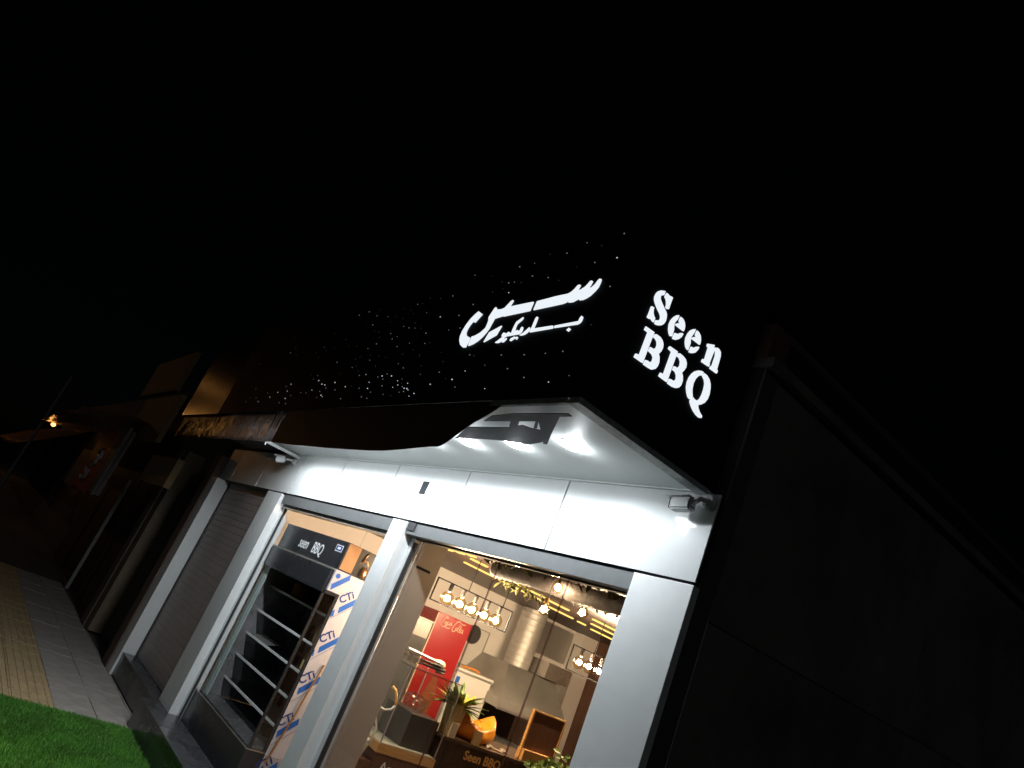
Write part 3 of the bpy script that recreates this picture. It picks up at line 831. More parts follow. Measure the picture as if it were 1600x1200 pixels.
for k, z in enumerate((1.69, 1.435, 1.20, 0.985, 0.755)):
    l = x0 + 0.02
    sh = bx('shelf', 'shelf_glass', (l, x1 - 0.06, 2.99, 3.45, z, z + 0.008), fr)
    bx('shelf_edge', 'pvc_white', (l, x1 - 0.06, 2.982, 2.9895, z - 0.008, z + 0.012), sh)
    bx('shelf_bracket', 'steel_dull', (l, l + 0.006, 2.995, 3.45, z - 0.03, z - 0.001), sh)
    bx('shelf_bracket', 'steel_dull', (x1 - 0.07, x1 - 0.064, 2.995, 3.45, z - 0.03, z - 0.001), sh)
# side glass at the right end, framed in black
sg = bx('side_glass', 'case_glass', (x1 - 0.008, x1 - 0.002, 2.822, 2.965, 0.569, 1.862), fr)
for dims in ((x1 - 0.012, x1 + 0.002, 2.945, 2.975, 0.569, 1.895), (x1 - 0.016, x1 + 0.002, 2.812, 2.836, 0.569, 1.861), (x1 - 0.012, x1 + 0.002, 2.8365, 2.9445, 1.868, 1.89)):
    bx('glass_frame', 'fridge_black', dims, sg)
# right side, still wrapped in printed protective film
film = finish('wrapped_side', prism(B(), [(x1 - 0.03, 2.976, 0.30), (x1 - 0.03, 3.54, 0.30), (x1 - 0.03, 3.54, 2.082), (x1 - 0.03, 2.846, 2.082), (x1 - 0.03, 2.846, 1.897), (x1 - 0.03, 2.976, 1.897)], (0.03, 0, 0)), 'film_white', fr)
fx = x1 + 0.0006
a = math.radians(45)
u = Vector((0, math.cos(math.radians(40)), math.sin(math.radians(40))))
v = Vector((0, -u.z, u.y))
d45 = Vector((0, math.cos(a), math.sin(a)))
for k in range(5):
    z = 1.832 - 0.352 * k
    text_mesh('film_print', 'CTi', 0.092, (fx, 3.012 - 0.012 * k, z), u, v, 'film_navy', film, depth=0.001, bold=0.0025)
    for s0, s1 in ((-0.115, -0.035), (0.005, 0.20)):
        p0 = Vector((fx, 3.028 - 0.012 * k, z - 0.085)) + d45 * s0
        p1 = Vector((fx, 3.028 - 0.012 * k, z - 0.085)) + d45 * s1
        if p0.y < 2.98: p0 = p0 + d45 * ((2.98 - p0.y) / d45.y)
        w = Vector((0, -0.010, 0.052))
        finish('film_bar', prism(B(), [p0, p1, p1 + w, p0 + w], (0.001, 0, 0)), 'film_blue', film)
    q0 = Vector((fx, 2.98, z - 0.148)); q1 = q0 + d45 * 0.5
    finish('film_line', prism(B(), [q0, q1, q1 + Vector((0, 0, 0.004)), q0 + Vector((0, 0, 0.004))], (0.0008, 0, 0)), 'film_navy', film)
p0 = Vector((fx, 2.87, 1.905)); p1 = p0 + d45 * 0.19
w = Vector((0, -0.010, 0.05))
finish('film_bar', prism(B(), [p0, p1, p1 + w, p0 + w], (0.001, 0, 0)), 'film_blue', film)
finish('film_logo', lathe(B(), (fx, 2.885, 2.035), [(0.010, 0.0), (0.022, 0.0), (0.022, 0.001), (0.010, 0.001), (0.010, 0.0)], 16, axis='x'), 'film_blue', film)
# torn film edge hanging down
finish('film_tear', tube(B(), [(x1 + 0.01, 3.12, 1.33), (x1 + 0.02, 3.10, 1.22), (x1 + 0.015, 3.085, 1.12), (x1 + 0.02, 3.06, 0.9), (x1 + 0.015, 3.03, 0.7), (x1 + 0.012, 3.0, 0.5)], 0.009, 6), 'warm_panel', film)
# compressor bay at the top right with copper pipes
cb = bx('compressor_side', 'warm_panel', (x1 - 0.03, x1 + 0.0, 2.8605 + 0.0, 2.985, 2.095, 2.325), fr)
cb.location.x += 0.002
bay = bx('compressor_bay', 'appliance_dark', (x1 - 0.06, x1 - 0.028, 2.99, 3.5, 2.0835, 2.33), fr)
cpipe = [(x1 - 0.01, 3.03, 2.11), (x1 - 0.01, 3.03, 2.20), (x1 - 0.005, 3.05, 2.24), (x1 - 0.005, 3.09, 2.24), (x1 - 0.01, 3.11, 2.21), (x1 - 0.01, 3.11, 2.11)]
finish('copper_pipe', tube(B(), cpipe, 0.010, 8), 'copper', bay, smooth=True)
finish('copper_pipe', tube(B(), [(x1, 3.06, 2.13), (x1, 3.13, 2.17), (x1, 3.20, 2.16), (x1 - 0.01, 3.26, 2.20)], 0.008, 8), 'copper', bay, smooth=True)
finish('copper_pipe', tube(B(), [(x1 + 0.004, 3.04, 2.22), (x1 + 0.004, 3.06, 2.29), (x1, 3.07, 2.31)], 0.007, 8), 'copper', bay, smooth=True)
finish('compressor_drum', lathe(B(), (x1 - 0.005, 3.09, 2.10), [(0.0, 0), (0.028, 0), (0.032, 0.02), (0.032, 0.06), (0.02, 0.085), (0, 0.09)], 14), 'copper', bay, smooth=True)
# header lettering and badge
text_mesh('header_lettering', 'seen', 0.150, (-7.09, 2.8435, 2.150), (1, 0, -0.01), (0.1, 0, 1), 'print_white', fr, depth=0.001, xscale=0.84, bold=0.001)
text_mesh('header_lettering', 'BBQ', 0.150, (-6.745, 2.8435, 2.140), (1, 0, -0.01), (0.1, 0, 1), 'print_white', fr, depth=0.001, xscale=0.86, bold=0.001)
bd = bx('badge', 'print_white', (-6.255, -6.115, 2.8425, 2.8445, 2.225, 2.285), fr)
bx('badge_field', 'film_navy', (-6.246, -6.124, 2.8415, 2.8424, 2.232, 2.278), bd)
bx('badge_mark', 'print_white', (-6.215, -6.150, 2.8405, 2.8414, 2.245, 2.266), bd)
# things kept on the shelves
tag(finish('orange_box', box(B(), -7.35, -7.22, 3.10, 3.22, 1.70, 1.83, bevel=0.02), 'orange_plastic'),
    'orange rounded tub on the top shelf of the black display fridge', 'tub')
tag(finish('steel_tray', prism(B(), [(-7.50, 3.00, 1.212), (-7.05, 3.00, 1.212), (-7.05, 3.12, 1.245), (-7.50, 3.12, 1.245)], (0, 0, 0.006)), 'steel'),
    'shiny steel tray on the middle shelf of the black display fridge', 'tray')

for z, lab in ((1.699, 'top'), (1.444, 'second'), (1.209, 'third')):  # solid tan blocks in place of the lit wall's reflections
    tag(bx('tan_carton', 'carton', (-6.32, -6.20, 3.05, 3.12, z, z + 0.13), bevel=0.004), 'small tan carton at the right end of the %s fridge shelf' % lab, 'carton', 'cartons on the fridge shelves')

# ================================================================== INSIDE, SEEN THROUGH THE RIGHT WINDOW
def pendant(xp, ya, yb, za, zb, bulbs, label, rods, watts):
    t = thing('pendant_lamp', label, 'lamp', (xp, (ya + yb) / 2, za), 'linear pendant lamps')
    r = 0.0055
    bm = B()
    box(bm, xp - r, xp + r, ya, yb, zb - r, zb + r)
    box(bm, xp - r, xp + r, ya, yb, za - r, za + r)
    box(bm, xp - r, xp + r, ya - 2 * r, ya - 0.0002, za - r, zb + r)
    box(bm, xp - r, xp + r, yb + 0.0002, yb + 2 * r, za - r, zb + r)
    finish('frame', bm, 'black_steel', t)
    for y in rods:
        finish('rod', tube(B(), [(xp, y, zb), (xp, y, 2.642)], 0.004, 6), 'black_steel', t)
    for y in bulbs:
        zc = zb - 0.135
        finish('socket', lathe(B(), (xp, y, zc + 0.062), [(0, 0), (0.017, 0), (0.019, 0.01), (0.019, 0.066), (0, 0.066)], 12), 'appliance_dark', t)
        g = finish('bulb', lathe(B(), (xp, y, zc), [(0.0, -0.062)] + [(0.062 * math.cos(a), 0.062 * math.sin(a)) for a in [math.radians(q) for q in range(-75, 66, 15)]] + [(0.020, 0.062), (0.018, 0.075)], 20), 'bulb_glass', t, smooth=True)
        finish('filament', lathe(B(), (xp, y, zc - 0.004), [(0, -0.024), (0.017, -0.014), (0.021, 0.0), (0.017, 0.014), (0, 0.024)], 10), 'filament', g)
        L = bpy.data.lights.new('bulb_light', 'POINT')
        L.energy = watts
        L.color = (1.0, 0.82, 0.70)
        L.shadow_soft_size = 0.032
        lo = bpy.data.objects.new('bulb_light', L)
        COL.objects.link(lo)
        lo.parent = g
        lo.location = Vector((xp, y, zc - 0.004)) - world_loc(g)
    return t
pendant(-5.5, 3.50, 4.375, 2.16, 2.352, [3.655 + 0.1455 * k for k in range(5)], 'black frame pendant lamp with five glowing globe bulbs, left one in the window', (3.84, 4.26), 74.0)
pendant(-5.5, 5.255, 6.13, 2.085, 2.322, [5.39 + 0.1455 * k for k in range(5)], 'black frame pendant lamp with globe bulbs, by the right window edge', (5.55, 5.9), 74.0)

def hanging_bulb(p, label):
    x, y, z = p
    t = thing('hanging_bulb', label, 'bulb', p, 'bare bulbs hanging on cords')
    finish('cord', tube(B(), [(x, y, z + 0.08), (x, y, 2.642)], 0.003, 6), 'cable_black', t)
    finish('socket', lathe(B(), (x, y, z + 0.042), [(0, 0), (0.014, 0), (0.016, 0.04), (0, 0.045)], 10), 'copper', t)
    g = finish('bulb', lathe(B(), (x, y, z), [(0.0, -0.042)] + [(0.042 * math.cos(a), 0.042 * math.sin(a)) for a in [math.radians(q) for q in range(-70, 61, 13)]] + [(0.013, 0.044)], 16), 'bulb_glass', t, smooth=True)
    finish('filament', lathe(B(), (x, y, z), [(0, -0.024), (0.018, -0.013), (0.023, 0.0), (0.018, 0.013), (0, 0.024)], 10), 'filament', g)
    L = bpy.data.lights.new('bulb_light', 'POINT')
    L.energy = 9.0
    L.color = (1.0, 0.78, 0.60)
    L.shadow_soft_size = 0.033
    lo = bpy.data.objects.new('bulb_light', L)
    COL.objects.link(lo)
    lo.parent = g
    lo.location = (0, 0, 0.042)
hanging_bulb((-4.06, 3.54, 2.546), 'bare glowing bulb hanging highest, nearest the window top rail')
hanging_bulb((-3.96, 3.75, 2.456), 'bare glowing bulb hanging rightmost of the three')
hanging_bulb((-4.12, 3.54, 2.373), 'bare glowing bulb hanging lowest of the three')

# recessed gold light bars between the ceiling planks
def bar(x, ya, yb, label, w=0.022):
    t = bx('light_bar', 'led_gold', (x - w, x + w, ya, yb, 2.628, 2.640))
    tag(t, label, 'light bar', 'gold light bars in the plank ceiling')
    return t
bars = [(-5.69, 3.86, 4.06), (-5.86, 4.58, 4.99), (-6.23, 4.17, 5.38), (-5.90, 5.09, 5.39), (-6.47, 5.60, 6.01), (-6.51, 6.15, 6.27), (-5.62, 5.50, 5.88), (-6.07, 5.94, 6.36), (-6.64, 6.52, 6.95)]
names = ['short gold ceiling light bar nearest the window', 'gold ceiling light bar beside the longest one, to its right', 'longest gold ceiling light bar', 'gold ceiling light bar just above the lowest bare bulb\'s right', 'gold ceiling light bar beyond the end of the longest one',
         'shortest gold ceiling light bar, below the rightmost bare bulb', 'upper bar of the three gold light bars at the right window edge', 'middle bar of the three gold light bars at the right window edge', 'lower bar of the three gold light bars at the right window edge']
for b, n in zip(bars, names): bar(*b, n)
E3 = thing('ceiling_light', 'glowing gold E-shaped light panel at the window\'s upper left', 'ceiling light', (-5.7, 3.75, 2.63))
for dims in ((-5.80, -5.32, 3.42, 3.50, 2.618, 2.628), (-5.42, -5.32, 3.5005, 3.66, 2.618, 2.628), (-5.61, -5.51, 3.5005, 3.66, 2.618, 2.628), (-5.80, -5.70, 3.5005, 3.66, 2.618, 2.628)):  # glowing strips put in for reflections of the light bars
    bx('lit_strip', 'led_gold', dims, E3)

# duct and vines under the ceiling, also suggesting golden reflections in the window
bm = B()
prof = []
n = 70
pts, rad = [], []
for i in range(n):
    t = i / (n - 1)
    pts.append((-4.95 + t * 2.1, 3.62 + 0.10 * t, 2.565 + 0.008 * math.sin(t * 9)))
    rad.append(0.062 + (0.006 if i % 2 else 0.0))
tube(bm, pts, 0.07, 14, radii=rad)
tag(finish('flexible_duct', bm, 'duct_dull', smooth=True), 'silver flexible duct running under the plank ceiling behind the bare bulbs', 'duct')
def vine(c, n, spread, label, seed):
    r = random.Random(seed)
    t = thing('ceiling_vine', label, 'plant', c, 'vines hanging from the ceiling')
    c = Vector(c)
    stem = [c + Vector((spread[0] * (k / 5 - 0.5) * 2, r.uniform(-0.05, 0.05), r.uniform(-0.01, 0.02))) for k in range(6)]
    finish('stem', tube(B(), stem, 0.004, 5), 'vine_green', t)
    bm = B()
    for k in range(n):
        p = c + Vector((r.uniform(-1, 1) * spread[0], r.uniform(-1, 1) * spread[1], r.uniform(-1, 0.6) * spread[2]))
        d = Vector((r.uniform(-1, 1), r.uniform(-1, 1), r.uniform(-1, 0.1))).normalized()
        leaf(bm, p, p + d * r.uniform(0.05, 0.09), r.uniform(0.025, 0.04), Vector((r.uniform(-1, 1), r.uniform(-1, 1), 1)), 0.3)
    finish('foliage', bm, 'vine_green', t, kind='stuff')
vine((-3.95, 3.28, 2.60), 42, (0.75, 0.07, 0.035), 'leafy vine along the ceiling just behind the window top rail', 1)
vine((-3.75, 3.86, 2.585), 50, (0.6, 0.06, 0.045), 'leafy vine on the far side of the silver ceiling duct', 2)
vine((-5.6, 4.45, 2.60), 55, (0.10, 0.28, 0.05), 'small leafy vine on the ceiling above the five-bulb pendant', 3)

# red drinks cooler
ck = thing('drinks_cooler', 'tall red drinks cooler with white script lettering', 'cooler', (-7.65, 5.08, 0.268))
bx('body', 'cooler_red', (-7.98, -7.301, 4.835, 5.333, 0.29, 2.132), ck, bevel=0.008)
bx('feet', 'appliance_dark', (-7.95, -7.35, 4.87, 5.30, 0.2685, 0.2895), ck)
bx('side_edge', 'script_cream', (-7.31, -7.2995, 4.822, 4.8345, 0.30, 2.12), ck)
finish('round_emblem', lathe(B(), (-7.3005, 5.07, 1.93), [(0.0, 0.0), (0.145, 0.0), (0.145, 0.002), (0.0, 0.002)], 32, axis='x'), 'cooler_red_dark', ck)
finish('emblem_face', lathe(B(), (-7.2983, 5.075, 1.94), [(0.0, 0.0), (0.135, 0.0), (0.135, 0.001), (0.0, 0.001)], 32, axis='x'), 'cooler_red', ck)
for s in COLA:
    finish('script_stroke', tube(B(), [(-7.2965, y / 1000, z / 1000) for y, z in s], 0.0052, 6), 'script_cream', ck, smooth=True)
bp = [(-0.028, 0.62), (0.028, 0.62), (0.03, 0.50), (0.045, 0.42), (0.085, 0.30), (0.09, 0.2), (0.07, 0.1), (0.085, 0.0), (-0.085, 0.0), (-0.07, 0.1), (-0.09, 0.2), (-0.085, 0.30), (-0.045, 0.42), (-0.03, 0.50)]
finish('bottle_picture', prism(B(), [(-7.3005, 5.12 + y, 0.98 + z) for y, z in bp], (0.0015, 0, 0)), 'bottle_print', ck)

# dark steel cabinet left of the cooler
sc = thing('steel_cabinet', 'dark grey steel cabinet left of the red cooler', 'cabinet', (-7.6, 4.60, 0.268))
bx('body', 'steel_dull', (-7.98, -7.31, 4.36, 4.815, 0.27, 1.985), sc, bevel=0.006)
bx('door', 'appliance_dark', (-7.309, -7.295, 4.38, 4.80, 0.6, 1.80), sc)
bx('top_rim', 'appliance_white', (-7.99, -7.29, 4.35, 4.82, 1.986, 2.0), sc)
# white chest appliance right of the cooler
wa = thing('white_appliance', 'white chest appliance with grey-edged lid behind the plant', 'appliance', (-7.65, 5.65, 0.268))
bx('body', 'appliance_white', (-7.98, -7.31, 5.36, 5.92, 0.27, 1.61), wa, bevel=0.006)
bx('lid', 'appliance_white', (-7.98, -7.29, 5.35, 5.93, 1.6105, 1.655), wa, bevel=0.01)
bx('lid_edge', 'steel_dull', (-7.289, -7.283, 5.36, 5.92, 1.615, 1.632), wa)
bx('sticker', 'film_blue', (-7.3095, -7.308, 5.40, 5.455, 1.49, 1.56), wa)
# framed panel and black tray on the white wall
pf = thing('framed_panel', 'white panel in a thin grey frame on the white wall', 'panel', (-8.03, 5.97, 1.66))
bx('panel', 'appliance_white', (-8.046, -8.036, 5.86, 6.17, 1.67, 2.14), pf)
for dims in ((-8.046, -8.03, 5.845, 6.185, 2.1405, 2.152), (-8.046, -8.03, 5.845, 6.185, 1.656, 1.6695), (-8.046, -8.03, 5.845, 5.8595, 1.67, 2.14), (-8.046, -8.03, 6.1705, 6.185, 1.67, 2.14)):
    bx('frame_bar', 'steel_dull', dims, pf)
tag(finish('wall_tray', lathe(B(), (-8.04, 5.93, 2.05), [(0.0, 0.0), (0.11, 0.0), (0.12, 0.015), (0.105, 0.02), (0.0, 0.012)], 28, axis='x'), 'appliance_dark'),
    'round dark tray hung on the white wall behind the red cooler\'s edge', 'tray')
tag(finish('orange_tool', tube(B(), [(-7.6, 5.62, 1.66), (-7.55, 5.70, 1.675), (-7.5, 5.78, 1.68), (-7.48, 5.83, 1.665)], 0.012, 8), 'orange_plastic'),
    'orange handled tool lying on the white appliance', 'tool')

# extractor hood with ribbed duct
hd = thing('extractor_hood', 'grey steel extractor hood with a round ribbed duct', 'hood', (-7.6, 6.6, 1.38))
def hood_prism(name, mat, prof, ya, yb, parent):
    return finish(name, prism(B(), [(x, ya, z) for x, z in prof], (0, yb - ya, 0)), mat, parent)
bm = B()
va = [(-8.04, 5.90, 1.41), (-8.04, 7.02, 1.41), (-7.05, 7.02, 1.41), (-7.05, 5.90, 1.41)]
vb = [(-8.04, 5.90, 1.52), (-8.04, 7.02, 1.52), (-7.05, 7.02, 1.52), (-7.05, 5.90, 1.52)]
vc = [(-8.04, 6.18, 1.90), (-8.04, 7.02, 1.90), (-7.45, 7.02, 1.90), (-7.45, 6.18, 1.90)]
rings = [[bm.verts.new(p) for p in r] for r in (va, vb, vc)]
for A_, B_ in zip(rings[:-1], rings[1:]):
    for k in range(4): bm.faces.new((A_[k], A_[(k + 1) % 4], B_[(k + 1) % 4], B_[k]))
bm.faces.new(rings[-1])
finish('canopy', bm, 'steel_dull', hd)
bx('lip', 'steel', (-7.052, -7.045, 5.90, 7.02, 1.40, 1.425), hd)
prof = []
for k in range(60):
    prof.append((0.175 + (0.006 if k % 6 == 0 else 0.0), 1.90 + k * 0.0125))
finish('duct', lathe(B(), (-7.72, 6.52, 0.0), prof, 26), 'duct_foil', hd, smooth=True)
bx('side_box', 'steel', (-7.90, -7.33, 6.70, 7.14, 1.905, 2.10), hd, bevel=0.004)
bx('side_panel', 'steel_dull', (-8.04, -7.34, 7.0215, 7.15, 1.45, 1.904), hd)
# pale board behind the duct
tag(bx('wall_board', 'steel_dull', (-8.046, -8.03, 6.95, 7.60, 2.16, 2.60)), 'dull grey sheet on the wall right of the ribbed duct', 'sheet')
# dark grill under the hood
gr = thing('grill', 'dark charcoal grill unit under the extractor hood', 'grill', (-7.5, 6.5, 0.268))
bx('body', 'appliance_dark', (-8.0, -7.10, 5.97, 7.05, 0.27, 1.02), gr, bevel=0.008)
bx('back', 'appliance_dark', (-8.03, -7.99, 5.97, 7.05, 1.021, 1.40), gr)
for k in range(7):
    bx('grate_bar', 'steel_dull', (-7.9, -7.12, 6.05 + k * 0.14, 6.07 + k * 0.14, 1.0205, 1.035), gr)

# serving counter with gold lettering
ct = thing('serving_counter', 'dark serving counter with gold lettering on its front', 'counter', (-5.8, 5.1, 0.268))
bx('body', 'counter_dark', (-6.10, -5.51, 4.17, 6.30, 0.27, 1.16), ct)
bx('top', 'counter_top', (-6.13, -5.48, 4.14, 6.33, 1.161, 1.188), ct, bevel=0.003)
bx('front_joint', 'dark_gap', (-5.5099, -5.506, 4.245, 4.250, 0.28, 1.158), ct)
text_mesh('counter_lettering', 'Seen BBQ', 0.105, (-5.5095, 4.46, 1.055), (0, 1, 0), (0, 0, 1), 'gold_print', ct, depth=0.002, bold=0.003)

# glass display case on a wooden plinth
gc = thing('glass_case', 'tall glass display case with a wooden rim on a brown base', 'display case', (-5.6, 3.85, 0.268))
X0, X1, Y0, Y1 = -6.02, -5.42, 3.545, 4.11
bx('base', 'brown_wood', (X0 + 0.01, X1 - 0.01, Y0 + 0.01, Y1 - 0.01, 0.27, 0.93), gc)
rim = bx('wooden_rim', 'oak', (X0 - 0.01, X1 + 0.01, Y0 - 0.01, Y1 + 0.01, 0.931, 1.0), gc, bevel=0.003)
bx('deck', 'steel_dull', (X0, X1, Y0, Y1, 1.0005, 1.006), gc)
for dims in ((X1 - 0.006, X1, Y0, Y1, 1.007, 1.60), (X0, X0 + 0.006, Y0, Y1, 1.007, 1.60), (X0 + 0.0065, X1 - 0.0065, Y0, Y0 + 0.006, 1.007, 1.60), (X0 + 0.0065, X1 - 0.0065, Y1 - 0.006, Y1, 1.007, 1.60), (X0, X1, Y0, Y1, 1.601, 1.609)):
    bx('case_pane', 'case_glass', dims, gc)
for xx in (X0 - 0.001, X1 - 0.008):
    for yy in (Y0 - 0.001, Y1 - 0.008):
        bx('corner_post', 'glass_edge', (xx, xx + 0.009, yy, yy + 0.009, 1.007, 1.612), gc)
for dims in ((X1 - 0.004, X1 + 0.004, Y0, Y1, 1.6095, 1.617), (X0, X1, Y0 - 0.004, Y0 + 0.004, 1.6095, 1.617)):
    bx('top_edge', 'appliance_dark', dims, gc)
text_mesh('case_lettering', 'An', 0.11, (X1 - 0.0095, 3.63, 0.80), (0, 1, 0), (0, 0, 1), 'print_white', gc, depth=0.002)
t = thing('black_box', 'black box inside the glass case with crumpled plastic on top', 'box', (-5.72, 3.93, 1.006))
bx('box', 'appliance_dark', (-5.93, -5.50, 3.78, 4.08, 1.0065, 1.27), t, bevel=0.006)
def crumple(name, c, size, mat, seed, parent=None, **kw):
    r = random.Random(seed)
    bm = B()
    bmesh.ops.create_icosphere(bm, subdivisions=3, radius=1.0)
    for v in bm.verts:
        n = v.co.copy()
        k = 1 + 0.16 * math.sin(n.x * 9 + seed) * math.cos(n.y * 7 - seed) + 0.12 * math.sin(n.z * 11 + n.x * 5) + r.uniform(-0.07, 0.07)
        v.co = Vector((c[0] + n.x * size[0] * k, c[1] + n.y * size[1] * k, max(c[2] + n.z * size[2] * k, c[2] - size[2] * 0.8)))
    return finish(name, bm, mat, parent, **kw)
crumple('plastic_bag', (-5.70, 3.90, 1.335), (0.13, 0.10, 0.07), 'plastic_film', 4, t)
tag(crumple('crumpled_bag', (-5.72, 3.70, 1.655), (0.14, 0.06, 0.04), 'plastic_film', 9), 'crumpled clear plastic on top of the glass case', 'plastic bag')
tag(finish('white_tube_bar', tube(B(), [(-5.70, 3.62, 1.72), (-5.70, 4.02, 1.70)], 0.012, 8), 'pvc_white'), 'white tube resting over the clutter on the glass case', 'tube')
tag(finish('coiled_cable', tube(B(), [(-5.6 + 0.07 * math.cos(a), 3.86 + 0.13 * math.sin(a), 1.635 + 0.004 * a) for a in [k * 0.45 for k in range(30)]], 0.010, 6), 'cable_black', smooth=True),
    'coil of black cable on top of the glass case', 'cable')
tag(finish('bread_roll', lathe(B(), (-5.75, 4.02, 1.66), [(0, 0), (0.05, 0.01), (0.06, 0.035), (0.04, 0.06), (0, 0.068)], 16), 'carton', smooth=True), 'small tan round packet on top of the glass case', 'packet')
tag(finish('gold_cable', tube(B(), [(-5.35, 3.40, 1.43), (-5.33, 3.43, 1.41), (-5.32, 3.46, 1.36), (-5.32, 3.475, 1.31)], 0.011, 8), 'gold_print', smooth=True), 'bent gold tube left of the glass case', 'tube')
tag(finish('white_cable', tube(B(), [(-5.32, 3.475, 1.31), (-5.33, 3.46, 1.27), (-5.34, 3.41, 1.25), (-5.36, 3.36, 1.26), (-5.38, 3.35, 1.24), (-5.36, 3.42, 1.1), (-5.36, 3.41, 0.98)], 0.009, 8), 'cable_white', smooth=True), 'pale cable looping down left of the glass case', 'cable')
t = thing('plastic_tub', 'pale plastic tub standing left of the glass case', 'tub', (-5.5, 3.40, 0.95))
finish('tub_wall', lathe(B(), (-5.50, 3.41, 0.86), [(0.055, 0.0), (0.085, 0.13), (0.09, 0.13), (0.09, 0.135), (0.08, 0.135), (0.052, 0.004)], 20), 'appliance_white', t, smooth=False)
bx('side_stand', 'brown_wood', (-5.62, -5.40, 3.30, 3.53, 0.27, 0.858), t)

# ribbed planter with a spiky plant
pt = thing('potted_plant', 'spiky green and yellow plant in a ribbed beige pot', 'plant', (-5.62, 4.26, 1.188))
finish('pot', lathe(B(), (-5.62, 4.275, 1.189), [(0.0, 0.0), (0.075, 0.0), (0.098, 0.27), (0.088, 0.27), (0.08, 0.2), (0.0, 0.2)], 48, wob=lambda k, j: 1.0 + (0.018 if k % 2 else -0.018)), 'pot_beige', pt)
r = random.Random(21)
for m_, cnt in (('leaf_green', 46), ('leaf_yellow', 30)):
    bm = B()
    for k in range(cnt):
        a = r.uniform(0, math.tau)
        el = r.uniform(0.15, 1.25)
        ln = r.uniform(0.15, 0.26)
        b0 = Vector((-5.62, 4.275, 1.42)) + Vector((math.cos(a), math.sin(a), 0)) * 0.03
        d = Vector((math.cos(a) * math.cos(el), math.sin(a) * math.cos(el), math.sin(el)))
        leaf(bm, b0, b0 + d * ln, r.uniform(0.045, 0.07), Vector((0, 0, 1)), 0.4)
    finish('foliage', bm, m_, pt, kind='stuff')
tag(bx('white_box', 'paper', (-5.50, -5.485, 4.20, 4.275, 1.1885, 1.31), bevel=0.003), 'small pale card leaning in front of the ribbed pot', 'card')

# orange plastic bag with two raised corners
bm = B()
ring_n = 40
rows = [(0.00, 0.75), (0.06, 1.0), (0.11, 1.02), (0.15, 0.95), (0.19, 0.88)]
R_ = []
for j, (h, k) in enumerate(rows):
    ring = []
    for i in range(ring_n):
        a = math.tau * i / ring_n
        lift = 0.13 * abs(math.sin(a)) ** 3 * (h / 0.19) ** 2 * (1.25 if math.sin(a) < 0 else 0.9)
        wob = 1 + 0.05 * math.sin(a * 5 + j) + 0.03 * math.sin(a * 9 - j * 2)
        ring.append(bm.verts.new((-5.74 + 0.17 * k * wob * math.cos(a), 4.62 + 0.235 * k * wob * math.sin(a), 1.189 + h * 0.72 + lift)))
    R_.append(ring)
for A_, B_ in zip(R_[:-1], R_[1:]):
    for i in range(ring_n): bm.faces.new((A_[i], A_[(i + 1) % ring_n], B_[(i + 1) % ring_n], B_[i]))
bm.faces.new(list(reversed(R_[0])))
inner = [bm.verts.new(((v.co.x + 5.74) * 0.7 - 5.74, (v.co.y - 4.62) * 0.72 + 4.62, v.co.z - 0.05)) for v in R_[-1]]
for i in range(ring_n): bm.faces.new((R_[-1][i], R_[-1][(i + 1) % ring_n], inner[(i + 1) % ring_n], inner[i]))
bm.faces.new(inner)
tag(finish('orange_bag', bm, 'orange_plastic', smooth=True), 'bright orange plastic bag slumped open on the counter', 'bag')
tag(bx('small_carton', 'carton', (-5.535, -5.49, 4.50, 4.565, 1.1885, 1.31), bevel=0.003), 'small tan carton in front of the orange bag', 'carton')
# papers on the counter
r = random.Random(8)
for k, lab in enumerate(('white paper slip on the counter nearest the orange bag', 'second white paper slip along the counter', 'white paper slip on the counter nearest the wooden board')):
    y = 4.78 + 0.10 * k
    bm = B()
    c = Vector((-5.62, y, 1.189 + 0.002 * k))
    a = r.uniform(-0.6, 0.6)
    U, V = Vector((math.cos(a), math.sin(a), 0)), Vector((-math.sin(a), math.cos(a), 0))
    for i in range(4):
        pass
    g = [[bm.verts.new(c + U * (i - 1.5) * 0.05 + V * (j - 1) * 0.035 + Vector((0, 0, 0.004 + 0.012 * abs(i - 1.5) * (j % 2)))) for j in range(3)] for i in range(4)]
    for i in range(3):
        for j in range(2):
            bm.faces.new((g[i][j], g[i + 1][j], g[i + 1][j + 1], g[i][j + 1]))
    ret = bmesh.ops.solidify(bm, geom=list(bm.faces), thickness=0.001)
    tag(finish('paper_slip', bm, 'paper'), lab, 'paper', 'paper slips on the counter')
# menu board in an oak frame
mb = thing('menu_board', 'dark brown board in a thin oak stand on the counter', 'board', (-5.5, 5.3, 1.188))
bx('panel', 'brown_wood', (-5.56, -5.545, 5.105, 5.515, 1.29, 1.625), mb)
for dims in ((-5.565, -5.535, 5.085, 5.1045, 1.20, 1.64), (-5.565, -5.535, 5.5155, 5.53, 1.24, 1.64), (-5.565, -5.535, 5.105, 5.515, 1.6255, 1.64)):
    bx('frame_bar', 'oak', dims, mb)
bx('foot', 'oak', (-5.60, -5.50, 5.10, 5.50, 1.189, 1.289), mb, bevel=0.004)
